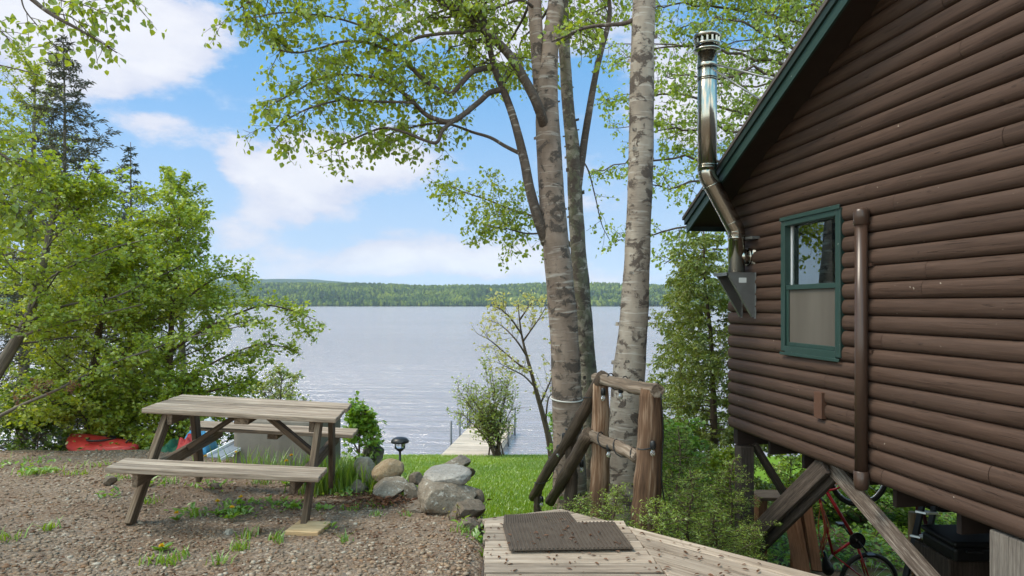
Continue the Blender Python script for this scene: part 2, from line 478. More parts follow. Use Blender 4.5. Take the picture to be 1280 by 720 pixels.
M['petal'] = leafmat('dandelion petals', (0.75, 0.48, 0.01), (0.85, 0.6, 0.02), 0.2)


# ------------------------------------------------------------------ terrain
def sstep(a, b, x):
    t = np.clip((np.asarray(x, float) - a) / (b - a), 0, 1); return t * t * (3 - 2 * t)


def edge_y(X):           # far edge of the gravel pad
    return np.interp(X, [-60, -9, -4.5, -2.6, -1.6, -0.9, -0.3], [9.5, 9.0, 8.9, 8.0, 7.0, 6.5, 5.75])


def terrain_z(X, Y):
    X, Y = np.asarray(X, float), np.asarray(Y, float)
    zs = np.interp(Y, [-300, 0, 3, 4.5, 6, 8, 10, 20.6, 21.4, 24, 40, 90], [0, -0.06, -0.22, -0.5, -0.8, -1.1, -1.4, -2.93, -3.26, -3.8, -5, -8])
    pad = -0.03 - 0.075 * np.clip(Y - 4.4, 0, 5) + 0.12 * sstep(-1.8, -4.2, X)
    w = sstep(0.9, 0.0, Y - edge_y(X)) * sstep(0.35, -0.35, X)
    w = np.maximum(w, sstep(2.4, 0.5, Y))
    zs = zs - 0.55 * sstep(1.7, 2.9, X) * sstep(4.0, 5.6, Y) * sstep(13, 8.5, Y)      # hollow under the cabin
    z = zs * (1 - w) + pad * w
    return z


def tz(x, y): return float(terrain_z(x, y))


xs = np.concatenate([-np.geomspace(900, 9.2, 40), np.arange(-9, 8, 0.11), np.geomspace(8.1, 900, 40)])
ys = np.concatenate([-np.geomspace(600, 2, 30) , np.arange(-1.9, 2.4, 0.4), np.arange(2.5, 12, 0.11), np.arange(12, 24, 0.22), np.array([25, 28, 34, 45, 60, 90.])])
GX, GY = np.meshgrid(xs, ys)
GZ = terrain_z(GX, GY)
nx, ny = len(xs), len(ys)
bumpz = np.array([mnoise.fractal(Vector((x * 1.1, y * 1.1, 0)), 1, 2, 4) for x, y in zip(GX.ravel(), GY.ravel())])
near = (np.abs(GX.ravel()) < 12) & (GY.ravel() > 2) & (GY.ravel() < 26)
GZ = GZ + (bumpz * 0.025 * near).reshape(GZ.shape)
idx = np.arange(nx * ny).reshape(ny, nx)
quads = np.stack([idx[:-1, :-1], idx[:-1, 1:], idx[1:, 1:], idx[1:, :-1]], -1).reshape(-1, 4)
wob = bumpz.reshape(GX.shape) * 0.25
gm = sstep(0.5, -0.15, GY + wob - edge_y(GX)) * sstep(0.3, -0.2, GX)
gm = np.maximum(gm, sstep(3.0, 1.5, GY))
soil = sstep(0.7, 1.5, GX + wob) * sstep(14, 10, GY + wob * 3) * (1 - gm)
soil = np.maximum(soil, sstep(-3.0, -4.5, GX + wob) * (1 - gm))


def ground(t):
    pos = t.n('ShaderNodeNewGeometry').outputs['Position']
    g = t.attr('gravel').outputs['Fac']; s = t.attr('soil').outputs['Fac']
    vor = t.n('ShaderNodeTexVoronoi', ins={'Scale': 48.0}); t.set(vor.inputs['Vector'], pos)
    cell = t.n('ShaderNodeSeparateColor'); t.L.new(vor.outputs['Color'], cell.inputs[0])
    grav = t.ramp(cell.outputs[0], [(0.0, (0.12, 0.08, 0.053)), (0.2, (0.24, 0.18, 0.13)), (0.4, (0.17, 0.14, 0.115)), (0.6, (0.30, 0.205, 0.135)), (0.8, (0.24, 0.185, 0.145)), (1.0, (0.42, 0.335, 0.26))])
    big = t.noise(pos, 1.7, 5, 0.65)
    grav = t.mix(t.math('MULTIPLY', t.ramp(big, [(0.42, 0.0), (0.62, 1.0)]), 0.65), grav, (0.17, 0.105, 0.066))
    fine = t.noise(pos, 130, 3)
    grav = t.mix(t.math('MULTIPLY', t.ramp(fine, [(0.5, 0.0), (0.62, 1.0)]), 0.5), grav, (0.11, 0.07, 0.047))
    lawn = t.mix(t.noise(pos, 3.5, 6, 0.7), (0.085, 0.165, 0.01), (0.17, 0.275, 0.018))
    dirt = t.mix(t.noise(pos, 6, 6, 0.7), (0.055, 0.036, 0.024), (0.17, 0.115, 0.075))
    dirt = t.mix(t.ramp(t.noise(pos, 1.3, 4), [(0.5, 0.0), (0.62, 1.0)]), dirt, (0.055, 0.10, 0.02))
    c = t.mix(s, lawn, dirt)
    c = t.mix(g, c, grav)
    h = t.math('ADD', t.math('MULTIPLY', vor.outputs['Distance'], -1.0), t.math('MULTIPLY', fine, 0.6))
    return t.principled(c, 0.95, t.bump(h, 0.8, 0.012), spec=0.15)


M['ground'] = material('gravel, soil and lawn', ground)
me = mesh_np('ground', np.stack([GX.ravel(), GY.ravel(), GZ.ravel()], 1), quads, {'gravel': gm.ravel(), 'soil': soil.ravel()}, True)
tag(obj('ground', me, M['ground']), kind='structure')

# lake
WZ = -3.2


def water(t):
    pos = t.n('ShaderNodeNewGeometry').outputs['Position']
    a = t.noise(t.vmul(pos, (0.22, 0.95, 1)), 1.0, 6, 0.62, 0.5)
    b = t.noise(t.vmul(pos, (1.1, 4.2, 1)), 1.0, 4, 0.6, 0.5)
    wind = t.noise(t.vmul(pos, (0.006, 0.03, 1)), 1.0, 4, 0.6)
    h = t.math('ADD', t.math('MULTIPLY', a, 0.75), t.math('MULTIPLY', b, 0.25))
    nb = t.n('ShaderNodeBump', ins={'Height': h, 'Strength': 0.9, 'Distance': 0.55}).outputs[0]
    c = t.mix(t.ramp(wind, [(0.35, 0.0), (0.65, 1.0)]), (0.36, 0.295, 0.295), (0.43, 0.355, 0.35))
    return t.principled(c, 0.12, nb, spec=1.0, IOR=2.2)


M['water'] = material('rippled lake water', water)
me = mesh_np('lake_water', [(-3000, 20.0, WZ), (3000, 20.0, WZ), (3000, 2600, WZ), (-3000, 2600, WZ)], [(0, 1, 2, 3)])
tag(obj('lake_water', me, M['water']), kind='structure')

# far shore
rs = np.random.default_rng(5)


def ridge(name, y0, y1, prof, mat, nx=260, ny=26, rough=0.06, seed=0):
    xx = np.linspace(prof[0][0], prof[-1][0], nx)
    top = np.interp(xx, [p[0] for p in prof], [p[1] for p in prof])
    k = np.ones(7) / 7
    top = np.convolve(np.pad(top, 3, 'edge'), k, 'valid')
    vv = []
    for j in range(ny):
        f = j / (ny - 1)
        g = math.sin(min(1.0, f / 0.8) * math.pi / 2) if f < 0.8 else 1 - (f - 0.8) * 1.5
        for i in range(nx):
            n = mnoise.fractal(Vector((xx[i] / 260, (y0 + f * (y1 - y0)) / 260, seed)), 1, 2, 4)
            vv.append((xx[i], y0 + f * (y1 - y0), WZ - 0.5 + top[i] * g * (1 + rough * n) + (0 if j else -3)))
    q = np.arange(nx * ny).reshape(ny, nx)
    me = mesh_np(name, vv, np.stack([q[:-1, :-1], q[:-1, 1:], q[1:, 1:], q[1:, :-1]], -1).reshape(-1, 4), None, True)
    o = obj(name, me, mat); tag(o, kind='structure')
    return np.array(vv).reshape(ny, nx, 3)


def hillmat(a, b, sc_):
    def f(t):
        pos = t.n('ShaderNodeNewGeometry').outputs['Position']
        n = t.noise(pos, sc_, 8, 0.7)
        m = t.noise(pos, sc_ * 0.12, 3)
        c = t.mix(t.ramp(t.math('ADD', t.math('MULTIPLY', n, 0.7), t.math('MULTIPLY', m, 0.3)), [(0.4, 0.0), (0.6, 1.0)]), a, b)
        return t.principled(c, 1.0, t.bump(n, 1.0, 14.0), spec=0.0)
    return f


M['hill_near'] = material('wooded hillside', hillmat((0.02, 0.045, 0.012), (0.06, 0.11, 0.02), 0.05))
M['hill_far'] = material('distant wooded ridge', hillmat((0.02, 0.045, 0.025), (0.04, 0.075, 0.035), 0.02))


def hp(px, py, y): return ((px - CX) / F * y, EYE - (py - CY) / F * y - WZ)


near_prof = [hp(a, b, 2600) for a, b in [(-700, 352), (-200, 356), (200, 357), (330, 357), (420, 357), (520, 360), (620, 360), (700, 357), (770, 357), (840, 361), (1100, 362), (1900, 360)]]
hv = ridge('wooded_shore_hill', 2020, 2900, near_prof, M['hill_near'], seed=3)
far_prof = [hp(a, b, 4300) for a, b in [(-900, 345), (-300, 352), (100, 352), (240, 349), (320, 347.5), (385, 347.5), (430, 352), (465, 355), (490, 354), (515, 356), (560, 361), (700, 364), (1000, 362), (1900, 360)]]
ridge('distant_ridge', 3500, 4700, far_prof, M['hill_far'], seed=9)

# the far wood: crowns too many to count, one object
nT = 15000
ti = rs.uniform(0, 1, nT); tj = rs.uniform(0, 1, nT) ** 1.3 * 0.82
tj[:1500] = rs.uniform(0, 0.012, 1500)
ny_, nx_ = hv.shape[:2]
px_ = ti
X0, X1 = -1150, 900
tx = X0 + ti * (X1 - X0)
fi = (tx - hv[0, 0, 0]) / (hv[0, -1, 0] - hv[0, 0, 0]) * (nx_ - 1); ii = np.clip(fi.astype(int), 0, nx_ - 2)
fj = tj * (ny_ - 1); jj = np.clip(fj.astype(int), 0, ny_ - 2)
tzv = hv[jj, ii, 2] * (1 - (fj - jj)) + hv[jj + 1, ii, 2] * (fj - jj)
tzv = np.maximum(tzv, WZ)
tyv = 2020 + tj * 880
conif = rs.random(nT) < np.where(tj < 0.02, 0.75, 0.35)
hh = rs.uniform(8, 19, nT); rr = np.where(conif, rs.uniform(2.6, 3.8, nT), rs.uniform(4, 7, nT))
ring = np.array([[math.cos(a), math.sin(a)] for a in np.arange(6) * math.pi / 3])
vv = np.zeros((nT, 20, 3))
levels = [(0.15, 0.75), (0.5, 1.0), (0.85, 0.6)]
for k, (lh, lr) in enumerate(levels):
    lrr = np.where(conif, 1.05 - lh, lr)
    jit = rs.uniform(0.8, 1.2, (nT, 6))
    vv[:, k * 6:(k + 1) * 6, 0] = tx[:, None] + ring[None, :, 0] * (rr * lrr)[:, None] * jit
    vv[:, k * 6:(k + 1) * 6, 1] = tyv[:, None] + ring[None, :, 1] * (rr * lrr)[:, None] * jit
    vv[:, k * 6:(k + 1) * 6, 2] = (tzv + hh * lh)[:, None]
vv[:, 18] = np.stack([tx, tyv, tzv + hh], 1); vv[:, 19] = np.stack([tx, tyv, tzv - 1], 1)
ft = []
for k in range(2):
    for i in range(6):
        ft += [(k * 6 + i, k * 6 + (i + 1) % 6, (k + 1) * 6 + (i + 1) % 6), (k * 6 + i, (k + 1) * 6 + (i + 1) % 6, (k + 1) * 6 + i)]
for i in range(6): ft += [(12 + i, 12 + (i + 1) % 6, 18), (i, 19, (i + 1) % 6)]
ft = np.array(ft)
ff = (ft[None] + (np.arange(nT) * 20)[:, None, None]).reshape(-1, 3)
stand = np.array([mnoise.noise(Vector((a / 160, b / 120, 0))) for a, b in zip(tx, tyv)])
tone = np.clip(np.where(conif, rs.uniform(0, 0.3, nT), rs.uniform(0.35, 0.9, nT)) + 0.45 * stand, 0, 1)
M['far_crown'] = material('far wood', lambda t: t.principled(t.ramp(t.attr('rnd').outputs['Fac'], [(0, (0.008, 0.02, 0.009)), (0.3, (0.022, 0.046, 0.011)), (0.6, (0.06, 0.095, 0.014)), (1, (0.17, 0.20, 0.025))]), 1.0, spec=0.0))
me = mesh_np('far_forest', vv.reshape(-1, 3), ff, {'rnd': np.repeat(tone, 20)}, True)
tag(obj('far_forest', me, M['far_crown']), kind='stuff')


# ------------------------------------------------------------------ foliage
LEAF6 = np.array([[0, 0, 0], [0.30, 0.42, 0.10], [0.68, 0.30, 0.06], [1.0, 0, -0.08], [0.68, -0.30, 0.06], [0.30, -0.42, 0.10]])
LEAF4 = np.array([[0, 0, 0], [0.42, 0.40, 0.10], [1.0, 0, -0.05], [0.42, -0.40, 0.10]])


class Leaves:
    def __init__(s, seed): s.P, s.D, s.N, s.S, s.T, s.rg = [], [], [], [], [], np.random.default_rng(seed)

    def add(s, p, d, n, size):
        s.P.append(np.atleast_2d(p)); s.D.append(np.atleast_2d(d)); s.N.append(np.atleast_2d(n)); s.S.append(np.atleast_1d(size))
        k = len(s.S[-1]); s.T.append(np.clip(0.5 * s.rg.random() + 0.5 * s.rg.random(k) + (s.rg.random(k) - 0.5) * 0.2, 0, 1) if k < 400 else s.rg.random(k))

    def along(s, path, spacing, size, side=0.8, hang=0.35, flat=0.7, t0=0.1, jit=0.03):
        path = np.asarray(path); seg = np.diff(path, axis=0); L = np.linalg.norm(seg, axis=1); tot = L.sum()
        n = max(2, int(tot * (1 - t0) / spacing)); rg = s.rg
        u = np.concatenate([t0 + (1 - t0) * rg.random(n), [1.0]]); n += 1
        cum = np.concatenate([[0], np.cumsum(L)]) / tot
        p = np.stack([np.interp(u, cum, path[:, k]) for k in range(3)], 1)
        ix = np.clip(np.searchsorted(cum, u, 'right') - 1, 0, len(L) - 1)
        tg = seg[ix] / (L[ix, None] + 1e-9)
        up = np.array([0, 0, 1.0])
        sd = np.cross(tg, up); sd /= np.linalg.norm(sd, axis=1, keepdims=True) + 1e-6
        sg = np.where(rg.random(n) < 0.5, -1, 1)[:, None]
        d = tg * 0.45 + sd * sg * side + rg.normal(0, 0.35, (n, 3)); d[:, 2] -= hang
        nn = up * flat + rg.normal(0, 0.45, (n, 3))
        s.add(p + rg.normal(0, jit, (n, 3)), d, nn, size * rg.uniform(0.5, 1.32, n))

    def build(s, name, mat, parent, width=1.0, shape=LEAF6):
        p, d, n, S = (np.concatenate(a) for a in (s.P, s.D, s.N, s.S))
        d = d / (np.linalg.norm(d, axis=1, keepdims=True) + 1e-9)
        b = np.cross(d, n); b /= np.linalg.norm(b, axis=1, keepdims=True) + 1e-9
        c = np.cross(b, d)
        k = len(shape)
        v = p[:, None] + S[:, None, None] * (shape[None, :, 0:1] * d[:, None] + shape[None, :, 1:2] * width * b[:, None] + shape[None, :, 2:3] * c[:, None])
        q = np.array([[0, 1, 2, 3], [0, 3, 4, 5]]) if k == 6 else np.array([[0, 1, 2, 3]])
        f = (q[None] + (np.arange(len(p)) * k)[:, None, None]).reshape(-1, 4)
        me = mesh_np(name, v.reshape(-1, 3), f, {'rnd': np.repeat(np.concatenate(s.T), k)}, False)
        return obj(name, me, mat, parent)


def wander(rg, p, d, L, n, wig=0.15, grav=0.0):
    p = np.asarray(p, float); d = nrm(d); out = [p]; st = L / n
    for i in range(n):
        d = nrm(d + rg.normal(0, wig, 3) + np.array([0, 0, grav]))
        p = p + d * st; out.append(p)
    return np.array(out)


def at(path, t):
    path = np.asarray(path); n = len(path) - 1; x = min(max(t * n, 0), n - 1e-6); i = int(x)
    return path[i] + (path[i + 1] - path[i]) * (x - i), nrm(path[i + 1] - path[i])


def smooth_path(pts, n=6):
    """Catmull-Rom through the points."""
    p = [np.asarray(a, float) for a in pts]; p = [2 * p[0] - p[1]] + p + [2 * p[-1] - p[-2]]; out = []
    for i in range(1, len(p) - 2):
        for k in range(n):
            t = k / n
            out.append(0.5 * (2 * p[i] + (p[i + 1] - p[i - 1]) * t + (2 * p[i - 1] - 5 * p[i] + 4 * p[i + 1] - p[i + 2]) * t * t + (3 * p[i] - p[i - 1] - 3 * p[i + 1] + p[i + 2]) * t ** 3))
    out.append(p[-2]); return np.array(out)


def taper(r0, r1, n): return [r0 + (r1 - r0) * (i / (n - 1)) for i in range(n)]


def spray(rg, mb, lv, path, r, count, length, t0=0.15, t1=1.0, levels=1, wig=0.16, grav=-0.02, flat=0.5, spacing=0.05, size=0.06, hang=0.35, lflat=0.7, thin=0.0035, jit=0.03, sub=6, up=0.0):
    """Side branches along a path, in flattened sprays; the last level carries the leaves."""
    for k in range(count):
        t = t0 + (t1 - t0) * (k + rg.random()) / count
        p, tg = at(path, t)
        q = nrm(rg.normal(0, 1, 3)); q = q - tg * q.dot(tg); q[2] *= (1 - flat); q = nrm(q)
        d = nrm(tg * rg.uniform(0.3, 0.9) + q + np.array([0, 0, up]))
        L = length * rg.uniform(0.55, 1.15) * (1.15 - 0.6 * t)
        sp = wander(rg, p, d, L, 5 if levels else 4, wig, grav)
        mb.tube(sp, taper(max(r * 0.5, thin), thin * 0.6, len(sp)), 5 if r > 0.012 else 4, cap=False)
        if levels > 0:
            spray(rg, mb, lv, sp, r * 0.5, sub, L * 0.5, 0.15, 1.0, levels - 1, wig, grav, flat, spacing, size, hang, lflat, thin * 0.8, jit, sub, up)
            lv.along(sp, spacing * 1.6, size, hang=hang, flat=lflat, t0=0.35, jit=jit)
        else:
            lv.along(sp, spacing, size, hang=hang, flat=lflat, jit=jit)


# ------------------------------------------------------------------ world, sun, camera
SUN_AZ, SUN_EL = R(-84), R(58)                   # azimuth clockwise from +Y (the lake): to the left
w = bpy.data.worlds.new('World'); sc.world = w; w.use_nodes = True
wt = NT(w.node_tree)
for x in list(w.node_tree.nodes): w.node_tree.nodes.remove(x)
sky = wt.n('ShaderNodeTexSky', sky_type='NISHITA', sun_disc=False, sun_elevation=SUN_EL, sun_rotation=SUN_AZ, air_density=1.0, dust_density=0.6, ozone_density=2.0)
gen = wt.n('ShaderNodeTexCoord').outputs['Generated']
sep = wt.n('ShaderNodeSeparateXYZ'); wt.L.new(gen, sep.inputs[0])
el = sep.outputs[2]
n1 = wt.n('ShaderNodeTexNoise', ins={'Scale': 5.0, 'Detail': 9.0, 'Roughness': 0.6, 'Distortion': 0.15})
wt.L.new(wt.vmul(gen, (1, 1, 1.9)), n1.inputs['Vector'])
dis = wt.n('ShaderNodeVectorMath', operation='SUBTRACT'); wt.L.new(n1.outputs[1], dis.inputs[0]); dis.inputs[1].default_value = (0.5, 0.5, 0.5)
dv = wt.n('ShaderNodeVectorMath', operation='MULTIPLY_ADD'); wt.L.new(dis.outputs[0], dv.inputs[0]); dv.inputs[1].default_value = (0.16, 0.16, 0.13); wt.L.new(gen, dv.inputs[2])
acc = None
for (cx, cy, a, b, wt_) in [(60, 30, 210, 120, 1.25), (205, 172, 90, 26, 0.45), (225, 40, 100, 60, 0.55), (395, 200, 135, 58, 1.3), (345, 215, 85, 36, 0.9), (375, 258, 105, 32, 0.8), (300, 300, 90, 40, 0.4), (420, 335, 170, 30, 0.6),
                            (560, 322, 190, 42, 0.75), (625, 330, 70, 24, 0.6), (720, 345, 120, 24, 0.6), (640, 15, 260, 70, 0.65), (855, 110, 110, 90, 1.0), (720, 250, 90, 60, 0.35), (1000, 120, 160, 130, 0.8), (-250, 150, 200, 200, 0.9), (1500, 200, 200, 150, 0.9), (160, 120, 90, 30, 0.3), (520, 200, 90, 60, 0.55)]:
    d = np.array([(cx - CX) / F, 1.0, (CY - cy) / F]); dl = np.linalg.norm(d); d /= dl
    mp = wt.n('ShaderNodeMapping', vector_type='TEXTURE')
    wt.L.new(dv.outputs[0], mp.inputs['Vector'])
    mp.inputs['Location'].default_value = tuple(d); mp.inputs['Rotation'].default_value = (0, 0, -math.atan2(d[0], d[1]))
    mp.inputs['Scale'].default_value = (a / F / dl, 0.6, b / F / dl)
    ln = wt.n('ShaderNodeVectorMath', operation='LENGTH'); wt.L.new(mp.outputs[0], ln.inputs[0])
    v = wt.math('MULTIPLY', wt.math('SUBTRACT', 1.0, ln.outputs['Value'], True), wt_)
    acc = v if acc is None else wt.math('ADD', acc, v)
n2 = wt.n('ShaderNodeTexNoise', ins={'Scale': 9.0, 'Detail': 8.0, 'Roughness': 0.62}); wt.L.new(wt.vmul(gen, (1, 1, 2.2)), n2.inputs['Vector'])
n3 = wt.n('ShaderNodeTexNoise', ins={'Scale': 2.6, 'Detail': 6.0, 'Roughness': 0.55}); wt.L.new(wt.vmul(gen, (1, 1, 1.6)), n3.inputs['Vector'])
behind = wt.math('MULTIPLY', wt.math('SUBTRACT', 0.55, sep.outputs[1], True), 0.6)     # broken cloud over the rest of the sky
dens = wt.math('ADD', acc, wt.math('MULTIPLY', wt.math('SUBTRACT', n2.outputs[0], 0.5), 1.25))
dens = wt.math('ADD', dens, wt.math('MULTIPLY', wt.math('SUBTRACT', n3.outputs[0], 0.5), wt.math('ADD', 0.35, wt.math('MULTIPLY', behind, 3.0))))
dens = wt.math('ADD', dens, wt.math('MULTIPLY', behind, 0.35))
mask = wt.n('ShaderNodeMapRange', interpolation_type='SMOOTHSTEP', ins={1: 0.10, 2: 0.50, 3: 0.0, 4: 1.0}); wt.L.new(dens, mask.inputs[0])
veil = wt.n('ShaderNodeMapRange', interpolation_type='SMOOTHSTEP', ins={1: 0.36, 2: 0.0, 3: 0.0, 4: 0.55}); wt.L.new(el, veil.inputs[0])
blue = wt.mix(0.6, sky.outputs[0], (2.0, 6.1, 11.2))
blue = wt.mix(veil.outputs[0], blue, (8.4, 9.2, 10.4))
shade = wt.n('ShaderNodeMapRange', interpolation_type='SMOOTHSTEP', ins={1: 0.30, 2: 0.95, 3: 0.0, 4: 1.0}); wt.L.new(dens, shade.inputs[0])
lump = wt.math('ADD', wt.math('MULTIPLY', shade.outputs[0], 0.55), wt.math('MULTIPLY', wt.math('SUBTRACT', n2.outputs[0], 0.3), 1.1), True)
cloud = wt.mix(lump, (7.3, 7.5, 8.8), (10.3, 10.1, 10.1))
skyc = wt.mix(wt.math('MULTIPLY', mask.outputs[0], 0.94), blue, cloud)
bright = wt.n('ShaderNodeMapRange', interpolation_type='SMOOTHSTEP', ins={1: 0.55, 2: -0.25, 3: 0.86, 4: 3.2}); wt.L.new(sep.outputs[1], bright.inputs[0])   # unseen sky overhead and behind the camera brightened as added fill light
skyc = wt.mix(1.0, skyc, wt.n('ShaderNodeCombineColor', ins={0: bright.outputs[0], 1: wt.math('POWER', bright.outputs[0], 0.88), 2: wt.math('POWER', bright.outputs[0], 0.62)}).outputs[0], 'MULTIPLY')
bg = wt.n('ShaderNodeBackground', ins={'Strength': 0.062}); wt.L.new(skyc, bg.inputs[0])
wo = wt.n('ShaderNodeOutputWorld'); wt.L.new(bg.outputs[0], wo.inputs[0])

sun = bpy.data.lights.new('sun', 'SUN'); sun.energy = 2.0; sun.angle = R(22); sun.color = (1.0, 0.90, 0.74)
so = bpy.data.objects.new('sun', sun); C.objects.link(so)
sd = Vector((math.sin(SUN_AZ) * math.cos(SUN_EL), math.cos(SUN_AZ) * math.cos(SUN_EL), math.sin(SUN_EL)))
so.rotation_euler = sd.to_track_quat('Z', 'Y').to_euler(); so.location = (0, 0, 30)

cam = bpy.data.cameras.new('camera'); co = bpy.data.objects.new('camera', cam); C.objects.link(co)
co.location = (0, 0, EYE); co.rotation_euler = (R(90), 0, 0)
cam.sensor_width = 36; cam.lens = F / 1280 * 36; cam.shift_y = (CY - 360) / 1280; cam.clip_start = 0.05; cam.clip_end = 12000
sc.camera = co
sc.view_settings.view_transform = 'Standard'; sc.view_settings.look = 'None'; sc.view_settings.exposure = 0.85; sc.view_settings.gamma = 1
sc.view_settings.use_curve_mapping = False
sc.cycles.use_denoising = True
try: sc.cycles.denoiser = 'OPENIMAGEDENOISE'
except Exception: pass
sc.cycles.max_bounces = 8; sc.cycles.diffuse_bounces = 3; sc.cycles.glossy_bounces = 3; sc.cycles.transmission_bounces = 6; sc.cycles.transparent_max_bounces = 8
sc.cycles.volume_bounces = 0; sc.cycles.caustics_reflective = False; sc.cycles.caustics_refractive = False
sc.cycles.sample_clamp_indirect = 6.0


# ------------------------------------------------------------------ cabin (local x runs along the gable wall towards us, -y is out of the wall)
WA = np.array([2.389, 7.41, 0.0]); WU = nrm([0.1435, -0.9897, 0])
WROT = math.atan2(WU[1], WU[0])
cabin = thing('log_cabin', 'dark brown log sided cabin with green trim standing on timber posts', 'cabin', WA, WROT)
ZB, LOG = 0.325, 0.1245                      # bottom of the siding, height of one log course
SL, ZE, SE, OV = 0.467, 2.47, -0.41, 0.35    # roof slope, lower edge of the rake at the eave, eave position, gable overhang
PEAK = 4.4


def rake(s): return ZE + SL * (min(s, 2 * PEAK - s) - SE)


WS0, WS1, WZ0, WZ1 = 1.118, 1.966, 1.226, 2.428     # window opening
mb = MB(3)
prof = []
for k in range(9):
    a = math.pi * k / 8
    prof.append((-math.cos(a) * LOG / 2, 0.002 + 0.047 * math.sin(a) ** 0.7))
row = 0
LEN = 2 * PEAK
z = ZB
while z < rake(PEAK):
    cuts = [0.0]
    sx = mb.rg.uniform(1.5, 5.5)
    while sx < LEN - 0.8:
        cuts.append(sx); sx += mb.rg.uniform(4.0, 6.0)
    cuts.append(LEN)
    tone = mb.rg.random()
    for a, b in zip(cuts[:-1], cuts[1:]):
        parts = [(a, b)]
        if z + LOG > WZ0 + 0.02 and z < WZ1 - 0.02:
            parts = [(x0, x1) for x0, x1 in ((a, min(b, WS0 + 0.02)), (max(a, WS1 - 0.02), b)) if x1 - x0 > 0.01]
        for x0, x1 in parts:
            zt = z + LOG
            lo = max(x0, (zt - ZE - 0.12) / SL + SE - 0.25); hi = min(x1, 2 * PEAK - ((zt - ZE - 0.12) / SL + SE - 0.25))
            if hi - lo < 0.05: continue
            ns = max(2, int((hi - lo) / 0.35))
            vs, gs = [], []
            for i in range(ns + 1):
                s = lo + (hi - lo) * i / ns + (0.0 if i in (0, ns) else 0)
                e = 0.002 if (i in (0, ns) and 0.01 < s < LEN - 0.01) else 0.0
                for (dz, t) in prof:
                    wv = 0.004 * mnoise.noise(Vector((s * 1.5, row * 7.3, dz * 6)))
                    vs.append((s + (e if i == 0 else -e), -(t + wv), z + LOG / 2 + dz)); gs.append((s, t, dz))
            m = len(prof)
            fs = [(i * m + k, (i + 1) * m + k, (i + 1) * m + k + 1, i * m + k + 1) for i in range(ns) for k in range(m - 1)]
            mb.add(vs, fs, gs, 0.75 * tone + 0.25 * mb.rg.random(), True)
    z += LOG; row += 1
ZT = z
# dark backing behind the log joints, with the window opening left free
for (a, b, c, d) in ((0, WS0, ZB, 4.8), (WS1, LEN, ZB, 4.8), (WS0, WS1, ZB, WZ0), (WS0, WS1, WZ1, 4.8)):
    pts = []
    zz = lambda s: min(d, rake(s) + 0.1)
    ss = sorted(set([a, b] + ([PEAK] if a < PEAK < b else [])))
    top = [(s, zz(s)) for s in ss]
    poly = [(a, c), (b, c)] + top[::-1]
    n = len(poly)
    mb.add([(x, 0.0, y) for x, y in poly] + [(x, 0.09, y) for x, y in poly], [tuple(range(n)), tuple(range(2 * n - 1, n - 1, -1))], None, 0.2)
mb.build('wall', M['siding'], cabin)
mb = MB(4)
D = 6.0
row = 0; z = ZB
while z < rake(0) + 0.1:                     # the two eave walls, same courses
    for x, sg in ((0.0, -1), (LEN, 1)):
        vs, gs = [], []
        for i in range(7):
            for dz, t in prof:
                yy = 0.004 + i * D / 6
                vs.append((x + sg * t, yy, z + LOG / 2 + dz)); gs.append((yy, t, dz))
        m = len(prof)
        mb.add(vs, [(i * m + k, (i + 1) * m + k, (i + 1) * m + k + 1, i * m + k + 1) for i in range(6) for k in range(m - 1)], gs, None, True)
    z += LOG
mb.box(0.02, 0.1, 0.1, D, ZB, rake(0) + 0.1); mb.box(LEN - 0.1, LEN - 0.02, 0.1, D, ZB, rake(0) + 0.1); mb.box(0, LEN, D, D + 0.1, ZB, rake(0) + 0.1)
mb.build('side_wall', M['siding'], cabin)
mb = MB(5); mb.box(0.1, LEN - 0.1, 0.1, D, ZB + 0.02, ZB + 0.1)
for s in np.arange(0.6, LEN, 0.6): mb.box(s - 0.02, s + 0.02, 0.1, D, ZB - 0.17, ZB + 0.02)
mb.box(0.0, 0.09, 0.02, D, ZB - 0.18, ZB - 0.004); mb.box(0.1, LEN - 0.1, 2.2, 2.34, ZB - 0.4, ZB - 0.175); mb.box(0.1, LEN - 0.1, 4.8, 4.94, ZB - 0.4, ZB - 0.175)
mb.build('floor_frame', M['dark_paint'], cabin)

# roof: two slabs, soffit boards, fascia along the rake and eave
mb = MB(6); soff = MB(7); fas = MB(8); drip = MB(9)
for sg in (1, -1):
    X = lambda s: s if sg > 0 else 2 * PEAK - s
    def slab(m, s0, s1, y0, y1, b0, b1):
        vs = [(X(s), y, rake(s) + b) for s in (s0, s1) for y in (y0, y1) for b in (b0, b1)]
        m.add(vs, [(0, 1, 3, 2), (4, 6, 7, 5), (0, 4, 5, 1), (2, 3, 7, 6), (0, 2, 6, 4), (1, 5, 7, 3)], None)
    slab(mb, SE - 0.05, PEAK, -OV - 0.03, D + 0.4, 0.17, 0.205)
    slab(soff, SE, PEAK, -OV + 0.025, D + 0.4, 0.075, 0.166)
    slab(fas, SE, PEAK, -OV, -OV + 0.022, -0.004, 0.095)
    slab(drip, SE - 0.02, PEAK, -OV - 0.018, -OV + 0.020, 0.100, 0.166)
    x = X(SE)
    drip.box(x - 0.02 * sg, x - 0.002 * sg, -OV + 0.03, D + 0.4, ZE + 0.02, ZE + 0.14)
mb.build('roof', M['shingle'], cabin)
soff.build('soffit', M['dark_paint'], cabin)
fas.build('fascia', M['trim'], cabin); drip.build('rake_board', M['trim_dark'], cabin)

